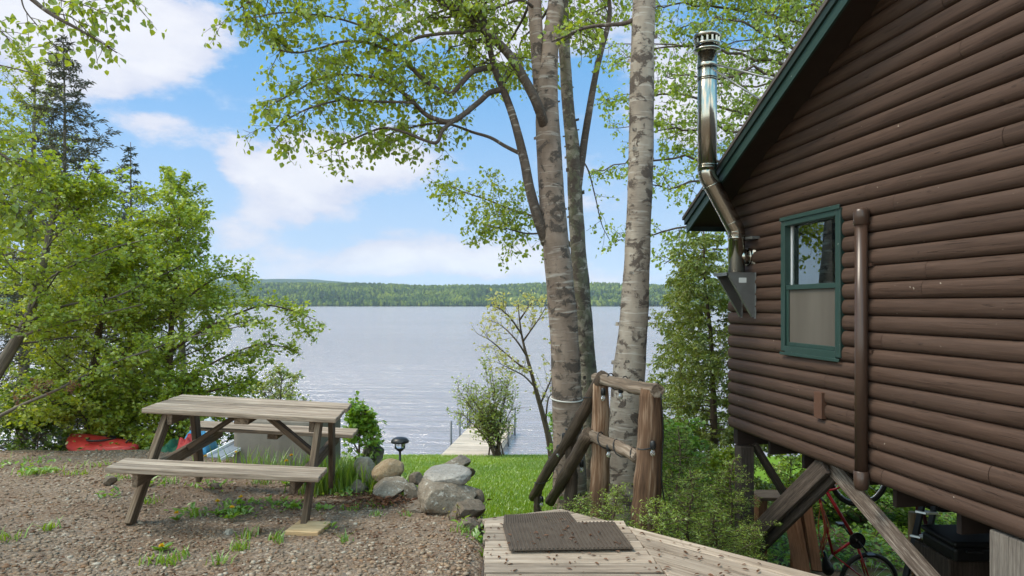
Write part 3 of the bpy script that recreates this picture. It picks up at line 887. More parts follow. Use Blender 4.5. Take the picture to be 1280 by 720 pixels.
# window
win = obj('window', None, None, cabin)
wf = MB(10); fw = 0.046
for (a, b, c, d) in ((WS0 - 0.02, WS0 + fw, WZ0, WZ1), (WS1 - fw, WS1 + 0.02, WZ0, WZ1), (WS0 + fw, WS1 - fw, WZ1 - 0.06, WZ1 + 0.02), (WS0 + fw, WS1 - fw, WZ0 - 0.03, WZ0 + 0.05)):
    wf.box(a, b, -0.062, 0.06, c, d)
wf.build('frame', M['trim'], win, 0.004)
wd = MB(11); wd.box(WS0 - 0.022, WS1 + 0.022, -0.074, -0.063, WZ1 - 0.012, WZ1 + 0.024); wd.build('head_trim', M['trim'], win, 0.003); wd = MB(12); wd.box(WS0 - 0.018, WS1 + 0.018, -0.076, -0.063, WZ0 - 0.034, WZ0 - 0.008)
wd.build('sill', M['trim'], win, 0.003)
zm = 1.808
sh = MB(12)
sh.box(WS0 + fw, WS1 - fw, -0.05, 0.0, zm - 0.022, zm + 0.022)
for (a, b) in ((WS0 + fw, WS0 + fw + 0.035), (WS1 - fw - 0.03, WS1 - fw)): sh.box(a, b, -0.044, -0.012, WZ0 + 0.05, zm - 0.022)
sh.box(WS0 + fw + 0.035, WS1 - fw - 0.03, -0.044, -0.012, WZ0 + 0.05, WZ0 + 0.085)
sh.build('sash', M['trim'], win, 0.003)
q = MB(13); q.box(WS0 + fw + 0.035, WS1 - fw - 0.03, -0.03, -0.026, WZ0 + 0.085, zm - 0.022); q.build('insect_screen', M['screen'], win)
q = MB(14); q.box(WS0 + fw, WS1 - fw, 0.010, 0.014, zm + 0.022, WZ1 - 0.06); q.build('pane', M['glass'], win)
q = MB(15); q.box(WS0 + fw, WS0 + fw + 0.02, 0.0, 0.03, zm + 0.022, WZ1 - 0.06); q.box(WS0 + fw + 0.045, WS0 + fw + 0.06, 0.02, 0.06, zm + 0.022, WZ1 - 0.06)
q.build('inner_track', M['white_metal'], win)
q = MB(16)
q.box(WS0 + 0.062, WS0 + 0.10, 0.062, 0.24, WZ0, WZ1); q.box(WS1 - 0.04, WS1, 0.09, 0.24, WZ0, WZ1); q.box(WS0 + 0.1, WS1 - 0.04, 0.09, 0.24, WZ1 - 0.03, WZ1 + 0.03)
q.build('jamb', M['interior_wood'], win)
q = MB(17)
for i in range(9): q.tube([(WS1 - 0.36 + i * 0.045, 0.30 + 0.015 * (i % 2), WZ0 - 0.1), (WS1 - 0.36 + i * 0.045, 0.30 + 0.015 * (i % 2), WZ1)], 0.03, 8)
q.build('curtain', M['curtain'], win)
q = MB(18); q.box(0.4, 4.0, 2.2, 2.26, ZB + 0.1, 2.5); q.build('inner_wall', M['wallpaper'], cabin)

# brown cable pipe with a cap, small cover plate
q = MB(19); s0 = 2.284
q.tube([(s0, -0.088, 0.31), (s0, -0.088, 2.28)], 0.046, 20); pe = q.build('cable_pipe', M['brown_pvc'], cabin)
cp = MB(20); cp.lathe((s0, -0.088, 2.25), [(0.05, 0), (0.056, 0.004), (0.056, 0.09), (0.05, 0.115), (0.03, 0.128), (0.0, 0.132)], 20)
cp.build('cap', M['brown_pvc'], pe)
cp = MB(21); cp.lathe((s0, -0.088, 0.40), [(0.05, 0), (0.054, -0.004), (0.054, -0.10), (0.046, -0.135), (0.02, -0.15), (0.0, -0.152)], 20); cp.build('end_plug', M['brown_pvc'], pe)
for zz in (0.62, 1.3, 1.95):
    cp = MB(22); cp.box(s0 - 0.07, s0 + 0.07, -0.055, -0.03, zz - 0.012, zz + 0.012); cp.build('clamp', M['brown_pvc'], pe)
q = MB(23); q.box(1.645, 1.755, -0.075, -0.02, 0.70, 0.92); q.build('cover_plate', M['plate'], cabin, 0.003)

# stove pipe
chim = obj('chimney', None, None, cabin)
SP = 0.45
tb, tu = -0.172, -0.486
q = MB(24)
q.lathe((SP, tb, 1.975), [(0.0, 0), (0.081, 0.0), (0.081, 0.34), (0.085, 0.342), (0.085, 0.362), (0.081, 0.364)], 28)
el_ = [np.array(v) for v in ((SP, tb, 2.30), (SP, tb, 2.38), (SP, tb - 0.012, 2.425), (SP, tb - 0.035, 2.465), (SP, tu + 0.035, 2.895), (SP, tu + 0.012, 2.935), (SP, tu, 2.98), (SP, tu, 3.03))]
q.tube(el_, [0.083 + 0.010 * i / (len(el_) - 1) for i in range(len(el_))], 28)
q.tube([(SP, tu, 3.0), (SP, tu, 4.24)], 0.095, 28)
q.build('pipe', M['steel'], chim)
q = MB(25)
for c, r, ax in (((SP, tu, 3.03), 0.0965, (0, 0, 1)), ((SP, tu, 3.055), 0.0965, (0, 0, 1)), ((SP, tu, 3.92), 0.0965, (0, 0, 1)), ((SP, tu, 3.94), 0.0965, (0, 0, 1)), ((SP, tb, 2.35), 0.086, (0, 0, 1)), ((SP, tb - 0.005, 2.39), 0.086, (0, -0.1, 1)), ((SP, tu + 0.045, 2.86), 0.093, (0, -0.45, 0.9)), ((SP, tb - 0.045, 2.49), 0.087, (0, -0.45, 0.9))):
    q = MB(25); q.torus(c, r, 0.005, ax, 28, 6); q.build('joint_ring', M['steel'], chim)
q = MB(26)
q.lathe((SP, tu, 4.04), [(0.098, 0), (0.101, 0.002), (0.101, 0.038), (0.098, 0.04)], 28)
q.build('locking_band', M['steel'], chim)
q = MB(26)
q.lathe((SP, tu, 4.22), [(0.095, -0.02), (0.135, -0.012), (0.138, 0.0), (0.12, 0.01), (0.1, 0.02), (0.1, 0.045)], 28)
q.lathe((SP, tu, 4.265), [(0.112, 0.0), (0.128, 0.004), (0.128, 0.018), (0.112, 0.02)], 28)
for k in range(14):
    a = 2 * math.pi * k / 14; q.box(SP + 0.112 * math.cos(a) - 0.01, SP + 0.112 * math.cos(a) + 0.01, tu + 0.112 * math.sin(a) - 0.01, tu + 0.112 * math.sin(a) + 0.01, 4.28, 4.345)
q.lathe((SP, tu, 4.34), [(0.128, 0.0), (0.136, 0.01), (0.136, 0.028), (0.12, 0.04), (0.07, 0.052), (0.0, 0.056)], 28)
q.build('rain_cap', M['steel'], chim)
q = MB(27)
q.tube([(SP, tb, 2.14), (SP, -0.03, 2.14)], 0.078, 24); q.lathe((SP, -0.045, 2.14), [(0.079, 0.02), (0.088, 0.018), (0.088, 0.004), (0.08, 0.0), (0.098, -0.005), (0.098, -0.012), (0.13, -0.018), (0.13, -0.024)], 24, (0, -1, 0))
q.build('wall_tee', M['steel'], chim)
q = MB(28)
for s in (SP - 0.14, SP + 0.14):
    pl = [(-0.045, 1.965), (-0.325, 1.965), (-0.325, 1.945), (-0.075, 1.525), (-0.045, 1.525)]
    n = len(pl)
    q.add([(s - 0.002, y, zz) for y, zz in pl] + [(s + 0.002, y, zz) for y, zz in pl], [tuple(range(n)), tuple(range(2 * n - 1, n - 1, -1))] + [(i, i + n, (i + 1) % n + n, (i + 1) % n) for i in range(n)])
    sg = 1 if s < SP else -1
    q.bar((s + sg * 0.016, -0.322, 1.94), (s + sg * 0.016, -0.072, 1.525), 0.03, 0.003, (0, 1, 1))
    q.box(s - 0.02, s + 0.02, -0.048, -0.042, 1.51, 1.972)
q.box(SP - 0.145, SP + 0.145, -0.345, -0.042, 1.966, 1.973)
q.box(SP - 0.145, SP + 0.145, -0.348, -0.3455, 1.94, 1.972)
q.build('wall_bracket', M['galv'], chim, 0.001)
q = MB(29); q.box(SP + 0.142 + 0.0025, SP + 0.1465, -0.22, -0.14, 1.87, 1.92); q.build('sticker', M['sticker'], chim)
q = MB(30); q.box(SP + 0.02, SP + 0.2, -0.11, -0.02, 2.305, 2.33); q.build('flashing', M['galv'], chim)
for (a, b) in (((SP, tu, 4.06), (1.52, -OV + 0.05, rake(1.52) + 0.2)), ((SP + 0.02, tu, 4.0), (1.28, -OV + 0.03, rake(1.28) + 0.2))):
    q = MB(31); q.tube([np.array(a) + np.array([0.09, 0, 0]), b], 0.0085, 8); q.build('brace_rod', M['galv'], chim)

# posts and braces under the cabin
def cpost(name, s, y, w_, z0, z1, mat):
    q = MB(int(s * 10) + 60); q.box(s - w_ / 2, s + w_ / 2, y - w_ / 2, y + w_ / 2, z0, z1); return q.build(name, mat, cabin, 0.006)


cpost('support_post', 0.08, 0.10, 0.15, -1.5, ZB - 0.19, M['brace_wood'])
cpost('support_post', 0.1, 3.0, 0.15, -1.6, ZB - 0.19, M['brace_wood']); cpost('support_post', 0.1, 5.8, 0.15, -1.6, ZB - 0.19, M['brace_wood'])
cpost('support_post', 5.2, 2.27, 0.2, -0.7, ZB - 0.41, M['brace_wood']); cpost('support_post', 8.5, 0.15, 0.2, -0.4, ZB - 0.01, M['brace_wood'])
def cbar(name, a, b, w_, h_, up, mat, seed):
    q = MB(seed); q.bar(a, b, w_, h_, up); return q.build(name, mat, cabin, 0.005)


cbar('brace', (1.66, 0.02, 0.30), (-0.02, 0.00, -1.10), 0.045, 0.165, (1, 0, -1), M['brace_wood'], 41)
cbar('brace', (1.73, 0.10, 0.30), (0.06, 0.08, -1.14), 0.045, 0.16, (1, 0, -1), M['brace_wood'], 42)
cbar('brace', (1.62, 0.09, 0.29), (3.35, 0.02, -0.42), 0.125, 0.04, (0.0, -1, 0.35), M['brace_worn'], 43)
cbar('brace', (0.09, 0.20, 0.16), (0.09, 0.66, -0.56), 0.05, 0.14, (1, 0, 0), M['brace_wood'], 44)
q = MB(45); q.box(3.36, 3.68, -0.02, 0.3, -0.02, 0.312); q.build('pier_block', M['pier'], cabin, 0.012, 2)
q = MB(46); q.box(3.45, 3.78, 0.03, 0.38, -0.75, -0.024); q.build('pier', M['pier'], cabin, 0.012, 2)

# ------------------------------------------------------------------ things under the cabin
YB = 7.75


def bicycle(label, pts, ydep, paint, tilt=0.0):
    """pts: pixel places of rear hub, front hub, bottom bracket, seat cluster, head top, head bottom, saddle."""
    W = {k: P(a, b, ydep + dy) for k, (a, b, dy) in pts.items()}
    base = W['rear']
    t = thing('bicycle', label, 'bicycle', base)
    L = {k: v - base for k, v in W.items()}
    ax = np.array([tilt, 1.0, 0.0])
    q = MB(50)
    q.tube([L['seat'], L['headt']], 0.016, 8); q.tube([L['bb'], L['headb']], 0.02, 8); q.tube([L['seat'], L['bb']], 0.016, 8); q.tube([L['headt'] + (L['headt'] - L['headb']) * 0.25, L['headb'] + (L['headb'] - L['headt']) * 0.25], 0.02, 8)
    for o_ in (-0.055, 0.055):
        q.tube([L['seat'], L['rear'] + np.array([0, o_, 0])], 0.009, 6); q.tube([L['bb'], L['rear'] + np.array([0, o_, 0])], 0.010, 6)
    q.build('frame', M[paint], t)
    q = MB(51)
    for o_ in (-0.05, 0.05): q.tube([L['headb'], L['headb'] * 0.75 + L['front'] * 0.25 + np.array([0, o_, 0]), L['front'] + np.array([0, o_, 0])], 0.012, 6)
    q.build('fork', M[paint], t)
    for k in ('rear', 'front'):
        wl = obj('wheel', None, None, t)
        q = MB(52); q.torus(L[k], 0.315, 0.026, ax, 40, 8); q.build('tyre', M['rubber'], wl)
        q = MB(53); q.torus(L[k], 0.287, 0.011, ax, 40, 6); q.tube([L[k] - nrm(ax) * 0.04, L[k] + nrm(ax) * 0.04], 0.022, 8); q.build('rim', M['alu'], wl)
        q = MB(54); e1 = nrm(np.cross(ax, (0, 0, 1))); e2 = np.cross(nrm(ax), e1)
        for i in range(18):
            a = i * 2 * math.pi / 18; q.tube([L[k], L[k] + (e1 * math.cos(a) + e2 * math.sin(a)) * 0.286], 0.0022, 4)
        q.build('spokes', M['alu'], wl)
    sv = nrm(L['saddle'] - L['seat']); q = MB(55); q.tube([L['seat'], L['saddle']], 0.013, 8); q.build('seat_post', M['alu'], t)
    f = nrm(np.cross(sv, ax)); q = MB(56)
    fwd = nrm(L['headt'] - L['seat'])
    c0 = L['saddle']
    n_ = 9
    q.tube([c0 - fwd * 0.13, c0 - fwd * 0.09, c0 - fwd * 0.02, c0 + fwd * 0.06, c0 + fwd * 0.14], [0.035, 0.07, 0.055, 0.028, 0.014], 10); q.build('saddle', M['black'], t)
    q = MB(57); q.torus(L['bb'] - nrm(ax) * 0.05, 0.085, 0.008, ax, 24, 6); q.tube([L['bb'] - nrm(ax) * 0.08, L['bb'] + nrm(ax) * 0.08], 0.025, 8)
    for sg in (1, -1):
        e = L['bb'] - nrm(ax) * 0.08 * sg; tip = e + np.array([0.10, 0, -0.13]) * sg
        q.tube([e, tip], 0.011, 6); q.frame_box(tip - nrm(ax) * 0.05 * sg, (0.045, 0, 0.0), (0, 0.045, 0), (0, 0, 0.012))
    for k in range(8): q.torus(L['bb'] - nrm(ax) * 0.05, 0.02 + k * 0.008, 0.004, ax, 18, 4)
    q.build('crankset', M['black'], t)
    q = MB(58); h = L['headt'] + nrm(L['headt'] - L['headb']) * 0.06; s_ = nrm(L['headt'] - L['seat'])
    q.tube([h, h + s_ * 0.09], 0.016, 8)
    hb = h + s_ * 0.09
    q.tube([hb - nrm(ax) * 0.29 - s_ * 0.04, hb - nrm(ax) * 0.12, hb + nrm(ax) * 0.12, hb + nrm(ax) * 0.29 - s_ * 0.04], 0.012, 8); q.build('handlebar', M['black'], t)
    return t


bicycle('red mountain bike hung nose up under the cabin floor beams', dict(rear=(1086, 728, 0), front=(1073, 596, 0), bb=(1069, 674, 0), seat=(1041, 693, 0), headt=(1024, 621, 0), headb=(1033, 614, 0), saddle=(1033, 704, 0)), YB, 'red_paint')
bicycle('dark maroon bicycle standing on end between the stepladder and the black case', dict(rear=(1178, 735, 0), front=(1172, 596, 0.1), bb=(1168, 690, 0), seat=(1152, 700, 0), headt=(1146, 628, 0.1), headb=(1152, 636, 0.1), saddle=(1150, 716, 0)), 6.6, 'maroon', 0.9)
# the handlebar grip that shows left of the ladder
lad = thing('stepladder', 'black and grey folding stepladder leaning under the cabin', 'ladder', P(1140, 735, 6.25))
lb = P(1140, 735, 6.25)
q1, q2, q3 = MB(61), MB(62), MB(63)
for dx in (0.0, 0.25):
    a, b = P(1128 + dx * 75, 738, 6.2 + dx) - lb, P(1155 + dx * 60, 622, 6.3 + dx) - lb
    q1.bar(a, b, 0.025, 0.07, (0, 1, 0))
q1.build('rail', M['black'], lad, 0.003)
for t_ in (0.06, 0.32, 0.58, 0.84):
    p0 = P(1128 + 27 * t_, 738 - 116 * t_, 6.2) - lb; p1 = P(1128 + 18.75 + (27 - 3.75) * t_, 738 - 116 * t_, 6.45) - lb
    q2.bar(p0, p1, 0.09, 0.022, (0, 0, 1))
q2.build('tread', M['alu'], lad, 0.003)
cs = P(1212, 690, 5.7); cs[2] = P(0, 697, 5.7)[2]
case = thing('storage_case', 'black plastic case with grey lid highlight beside the grey pier', 'case', cs)
q = MB(64); q.box(-0.20, 0.42, -0.12, 0.34, 0, 0.12); q.build('body', M['black'], case, 0.03, 3)
q = MB(65); q.box(-0.21, 0.43, -0.13, 0.35, 0.124, 0.17); q.build('lid', M['black'], case, 0.025, 3)
q = MB(66); q.tube([(-0.12, -0.135, 0.10), (-0.12, -0.165, 0.10), (0.0, -0.165, 0.10), (0.0, -0.135, 0.10)], 0.009, 8); q.build('handle', M['black'], case)
cs2 = np.array([cs[0] + 0.1, cs[1] + 0.15, tz(cs[0], cs[1])])
q = MB(67); q.box(cs2[0] - 0.3, cs2[0] + 0.45, cs2[1] - 0.2, cs2[1] + 0.3, cs2[2] - 0.1, cs[2] - 0.002); tag(q.build('wooden_crate', M['brace_wood'], None, 0.01), 'dark wooden crate holding up the black case', 'crate')
hd = P(1112, 642, 6.9)
# boards leaning in the dark
bl = thing('leaning_board', 'orange brown board leaning on the cabin brace, the wider one', 'board', P(1000, 712, 7.3))
b0 = P(1000, 712, 7.3)
q = MB(68); q.bar(P(1003, 716, 7.25) - b0, P(984, 610, 7.75) - b0, 0.17, 0.035, (0, 1, 0.2)); q.build('plank', M['orange_wood'], bl, 0.003)
b0 = P(1020, 712, 7.35)
bl = thing('leaning_board', 'narrow orange brown board on edge beside the wider leaning one', 'board', b0)
q = MB(69); q.bar(P(1021, 714, 7.3) - b0, P(1006, 615, 7.8) - b0, 0.11, 0.035, (0, 1, 0.2)); q.build('plank', M['orange_wood'], bl, 0.003)
sb = P(962, 650, 7.9); sb[2] = tz(sb[0], sb[1])
st_ = thing('wooden_bench', 'low orange brown wooden bench behind the cabin corner post', 'bench', sb)
zt_ = P(0, 618, 7.9)[2] - sb[2]
q = MB(70); q.box(-0.16, 0.42, -0.14, 0.2, zt_ - 0.04, zt_); q.build('seat', M['table_leg'], st_, 0.004)
for dx in (-0.12, 0.36):
    q = MB(71); q.box(dx - 0.05, dx + 0.05, -0.12, 0.18, -0.1, zt_ - 0.042); q.build('leg', M['orange_wood'], st_, 0.004)
yp = P(1141, 640, 7.4)
q = MB(72); q.tube([(yp[0], yp[1], tz(yp[0], yp[1]) - 0.1), (yp[0], yp[1], yp[2])], 0.045, 14); tag(q.build('timber_post', M['block_wood']), 'short pale timber post beyond the stepladder', 'post')
q = MB(73); rg = np.random.default_rng(4)
for i in range(6):
    a = P(1026, 628, 7.6); b = P(1024 + rg.uniform(-6, 6), 690 + rg.uniform(-14, 8), 7.6)
    q.tube(smooth_path([a, (a + b) / 2 + np.array([rg.uniform(-0.06, 0.06), rg.uniform(-0.05, 0.05), 0]), b], 5), 0.005, 5)
q.tube([P(1026, 628, 7.6), P(1027, 570, 7.3)], 0.005, 5)
tag(q.build('hanging_cord', M['orange_cord']), 'loose orange cord hanging beside the red bike', 'cord')

# ------------------------------------------------------------------ deck landing and walkway
deck = thing('wooden_landing', 'grey wooden landing with a boarded walkway going off to the right', 'deck', (0.3, 4.5, 0))
O = np.array([0.3, 4.5])


def seam(y): return 0.86 + (5.14 - y) * 0.09


q = MB(80); bw, gap = 0.134, 0.011
y = 1.6
while y < 5.2:
    x0 = -0.17 - 0.03 * (y - 4) + q.rg.uniform(-0.012, 0.012)
    y1 = y + bw
    x1 = seam(y + 0.07) - 0.004
    if y > 5.1: x1 = 0.70
    dz = q.rg.uniform(-0.004, 0.004)
    q.prism([(x0 - O[0], y - O[1]), (x1 - O[0], y - O[1]), (x1 - O[0], y1 - O[1]), (x0 - O[0], y1 - O[1])], -0.038 + dz, dz, (1, 0))
    y += bw + gap
q.build('landing_boards', M['deck_wood'], deck, 0.004)
q = MB(81); d = nrm([0.645, 0.265]); nn = np.array([-d[1], d[0]])
p0 = np.array([-0.24, 5.41])
for i in range(4):
    a = p0 - nn * i * (bw + 0.008); L0 = 0.70 + 0.07 * i
    pl = [a - nn * bw, a - nn * bw + d * (L0 + 0.06), a + d * L0, a]
    q.prism([tuple(v - O) for v in pl], -0.085, -0.046 - 0.003 * (i % 2), d)
q.build('top_step', M['deck_wood'], deck, 0.004)
q = MB(82); d = nrm([1.05, -0.96]); nn = np.array([d[1], -d[0]])
nn = nn if nn[1] < 0 else -nn
E0 = np.array([0.813, 5.14])
for i in range(8):
    o0, o1 = i * (bw + gap), i * (bw + gap) + bw
    pl = []
    for o_ in (o0, o1):
        a = E0 + nn * o_
        # start at the seam
        k = 0.0
        for _ in range(20): k = k + (seam((a + d * k)[1]) + 0.002 - (a + d * k)[0]) / d[0]
        pl.append((a + d * k, a + d * (3.4 + q.rg.uniform(-.1, .1))))
    dz = q.rg.uniform(-0.004, 0.003)
    poly = [tuple(v - O) for v in (pl[1][0], pl[1][1], pl[0][1], pl[0][0])]
    q.prism(poly, -0.038 + dz, dz, d)
q.build('walkway_boards', M['deck_wood'], deck, 0.004)
q = MB(83)
q.bar((E0[0] - O[0] + 0.02, E0[1] - O[1] - 0.05, -0.13), (E0[0] - O[0] + d[0] * 3.3, E0[1] - O[1] + d[1] * 3.3 - 0.05, -0.13), 0.04, 0.17)
q.bar((-0.15 - O[0], 1.7 - O[1], -0.13), (-0.18 - O[0], 5.15 - O[1], -0.13), 0.04, 0.17); q.bar((0.62 - O[0], 1.7 - O[1], -0.13), (0.6 - O[0], 5.15 - O[1], -0.13), 0.04, 0.17)
for i in range(4): q.box(-0.15, 0.65, 1.18 + i * 0.34, 1.18 + i * 0.34 + 0.3, -0.36 - i * 0.22, -0.32 - i * 0.22)
for a in (-0.16, 0.66): q.bar((a, 1.0, -0.25), (a, 2.6, -1.25), 0.04, 0.2)
q.build('joist', M['brace_wood'], deck)


def ribmat(name, label, cs_, z0):
    c = np.mean(cs_, axis=0)
    t = thing(name, label, 'door mat', (c[0], c[1], z0))
    q = MB(84); ccw = [np.array(a) - c for a in cs_]
    q.prism([tuple(a) for a in ccw], 0, 0.006, (0, 1), 0.5)
    a, b, c2, d2 = ccw
    n = 30
    for i in range(n):
        u = (i + 0.5) / n
        s0 = a + (b - a) * u; s1 = d2 + (c2 - d2) * u
        q.bar((s0[0] * 0.985, s0[1] * 0.985, 0.009), (s1[0] * 0.985, s1[1] * 0.985, 0.009), 0.0115, 0.009, (0, 0, 1))
    q.build('ribbed_top', M['mat'], t)


M['mat'] = material('brown ribbed mat', lambda t: t.principled(t.mix(t.noise(t.n('ShaderNodeTexCoord').outputs['Object'], 9, 6, 0.7), (0.055, 0.042, 0.034), (0.135, 0.108, 0.088)), 0.95, spec=0.1))


def G(px, py, z=0.0): y = (EYE - z) * F / (py - CY); return ((px - CX) / F * y, y)


ribmat('ribbed_mat', 'smaller dark ribbed mat partly under the front one on the landing', [G(629, 660, .004), G(724, 656.5, .004), G(711, 641, .004), G(630, 645, .004)], 0.004)
ribmat('ribbed_mat', 'larger brown ribbed mat lying across the landing, nearest to the viewer', [G(637, 688.5, .02), G(792, 686, .02), G(768, 653, .02), G(628, 655.5, .02)], 0.019)

# ------------------------------------------------------------------ log handrail
hb_ = np.array([1.067, 5.45, -0.25])
rail = thing('log_handrail', 'rustic handrail of peeled logs descending beside the landing', 'handrail', hb_)
def lg(name, a, b, r0, r1, mat, seed, n=14):
    q = MB(seed); a, b = np.asarray(a) - hb_, np.asarray(b) - hb_
    m = 26; n = 18; rg = np.random.default_rng(seed)
    wob_ = np.cumsum(rg.normal(0, 0.0035, (m, 3)), 0); wob_ -= np.linspace(0, 1, m)[:, None] * wob_[-1]
    pts = [a + (b - a) * i / (m - 1) + wob_[i] for i in range(m)]
    q.tube(pts, taper(r0, r1, m), n, True, None, 0.19); return q.build(name, mat, rail)


NP0, NP1 = P(805, 652, 5.45), P(815, 487, 5.45); NP0[2] -= 0.5
MP0, MP1 = P(749, 630, 6.2), P(751, 478, 6.2); MP0[2] -= 0.5
lg('post', NP0, NP1, 0.122, 0.088, M['log'], 1); lg('post', MP0, MP1, 0.09, 0.075, M['log'], 2)
lg('post', P(711, 640, 6.9), P(714, 538, 6.9), 0.065, 0.055, M['log_dark'], 3); lg('post', P(672, 650, 7.65), P(672, 606, 7.65), 0.045, 0.04, M['log_dark'], 4)
lg('rail', P(745, 472, 6.25), P(822, 489, 5.36), 0.05, 0.056, M['log_grey'], 5); lg('rail', P(733, 540, 6.25), P(798, 572, 5.5), 0.05, 0.055, M['log_grey'], 6)
lg('sloping_rail', P(755, 470, 6.12), P(666, 622, 7.7), 0.062, 0.05, M['log_dark'], 7); lg('sloping_rail', P(738, 541, 6.15), P(688, 626, 7.25), 0.062, 0.055, M['log_dark'], 8)

# string of festoon bulbs wound round the rails
sl = thing('string_light', 'black string of clear bulbs wound round the log handrail', 'string lights', P(751, 478, 6.2))
so_ = P(751, 478, 6.2)
q = MB(90)
def wind(a, b, r, turns):
    a, b = np.asarray(a), np.asarray(b); t_ = nrm(b - a); e1 = nrm(np.cross(t_, (0, 0, 1))); e2 = np.cross(t_, e1)
    q.tube([a + (b - a) * i / (turns * 10) + (e1 * math.cos(i * 0.628) + e2 * math.sin(i * 0.628)) * r - so_ for i in range(turns * 10 + 1)], 0.005, 5)


wind(P(750, 473, 6.2), P(826, 490, 5.43), 0.067, 4); wind(P(736, 541.5, 6.22), P(796, 571, 5.52), 0.06, 3); wind(P(752, 475, 6.17), P(668, 618, 7.66), 0.066, 4)
q.tube([v - so_ for v in smooth_path([P(797, 561, 5.33), P(804, 562, 5.30), P(814, 560, 5.30), P(820, 556, 5.33)], 4)], 0.006, 5)
q.tube([v - so_ for v in smooth_path([P(826, 492, 5.35), P(829, 540, 5.38), P(827, 600, 5.38), P(835, 650, 5.4)], 5)], 0.006, 5)
q.build('cable', M['black'], sl)
for (px, py, yy) in ((754, 489, 6.08), (725, 514, 6.55), (705, 545, 6.85), (698, 560, 6.95), (776, 486, 5.86), (761, 559, 5.85), (816, 556, 5.31), (727, 579, 6.6), (677, 624, 7.5)):
    c = P(px, py, yy) - so_
    q = MB(91); q.lathe(c, [(0.0, 0.034), (0.016, 0.03), (0.023, 0.01), (0.023, -0.03), (0.017, -0.036)], 10); s_ = q.build('socket', M['black'], sl)
    q = MB(92); q.lathe(c, [(0.010, -0.033), (0.012, -0.042), (0.019, -0.055), (0.021, -0.066), (0.017, -0.08), (0.007, -0.089), (0.0, -0.09)], 12); q.build('bulb', M['bulb'], s_)

# ------------------------------------------------------------------ picnic table (leaning a little to the right on the sloping gravel)
yaw, roll, pit = 0.066, 0.064, 0.021
TB = Matrix.Rotation(yaw, 4, 'Z') @ Matrix.Rotation(roll, 4, 'Y') @ Matrix.Rotation(pit, 4, 'X')
tab = thing('picnic_table', 'weathered grey wooden picnic table with attached benches on the gravel', 'picnic table', (-2.282, 6.048, 0.0))
tab.location = Vector((-2.282, 6.048, 0.756)) + TB.to_3x3() @ Vector((0, 0, -0.756))
tab.rotation_euler = TB.to_euler()
H, L_, W_, B_, BW, BH = 0.756, 1.573, 0.784, 0.618, 0.311, 0.35
zb = H - BH
q = MB(100)
nb = 5; w1 = W_ / nb; TG = 0.011
for i in range(nb):
    y0 = -W_ / 2 + i * w1
    e = [q.rg.uniform(-0.012, 0.012) for _ in range(2)]
    q.box(-L_ / 2 + e[0], L_ / 2 + e[1], y0 + TG * q.rg.uniform(.5, 1.4), y0 + w1 - TG * q.rg.uniform(.4, 1.2), H - 0.04 + e[0] * 0.2, H + e[1] * 0.3)
q.build('tabletop', M['table_wood'], tab, 0.005)
for sg in (-1, 1):
    q = MB(101 + sg)
    for k in range(2):
        y0 = sg * B_ if sg > 0 else -B_ - BW
        e = q.rg.uniform(-0.01, 0.01)
        q.box(-L_ / 2 + e, L_ / 2 + e, y0 + k * BW / 2 + 0.006, y0 + (k + 1) * BW / 2 - 0.006, zb - 0.04, zb + e * 0.2)
    q.build('bench_seat', M['table_wood'], tab, 0.005)
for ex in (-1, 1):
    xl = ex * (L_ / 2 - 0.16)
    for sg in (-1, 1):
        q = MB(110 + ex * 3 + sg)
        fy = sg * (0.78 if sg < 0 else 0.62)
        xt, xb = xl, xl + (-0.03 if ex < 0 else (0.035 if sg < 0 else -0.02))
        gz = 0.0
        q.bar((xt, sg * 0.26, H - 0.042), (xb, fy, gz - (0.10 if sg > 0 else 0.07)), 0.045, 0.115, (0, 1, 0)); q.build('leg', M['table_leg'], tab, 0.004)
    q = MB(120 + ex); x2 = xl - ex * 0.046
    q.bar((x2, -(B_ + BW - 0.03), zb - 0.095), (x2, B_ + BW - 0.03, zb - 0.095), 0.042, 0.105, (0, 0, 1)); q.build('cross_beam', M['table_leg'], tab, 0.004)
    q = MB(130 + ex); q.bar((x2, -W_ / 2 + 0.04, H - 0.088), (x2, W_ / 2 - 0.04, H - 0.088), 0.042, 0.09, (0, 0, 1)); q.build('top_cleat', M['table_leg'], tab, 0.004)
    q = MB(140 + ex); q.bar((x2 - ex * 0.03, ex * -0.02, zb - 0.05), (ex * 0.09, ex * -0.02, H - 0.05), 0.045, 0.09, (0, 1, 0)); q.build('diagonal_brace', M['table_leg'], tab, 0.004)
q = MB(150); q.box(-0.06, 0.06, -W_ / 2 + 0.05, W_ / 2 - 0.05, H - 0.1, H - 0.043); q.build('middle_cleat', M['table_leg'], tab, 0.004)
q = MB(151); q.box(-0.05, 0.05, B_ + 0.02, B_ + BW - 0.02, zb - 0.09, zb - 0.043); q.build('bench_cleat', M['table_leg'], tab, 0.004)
x_, y_ = G(385, 667, -0.11)
q = MB(152); q.bar((-0.13, 0.02, 0.018), (0.13, -0.01, 0.018), 0.26, 0.035); o = q.build('wood_block', M['block_wood'], None, 0.004)
o.location = (x_, y_, tz(x_, y_) + 0.005); tag(o, 'pale square of wood under the front right leg of the picnic table', 'wood block')


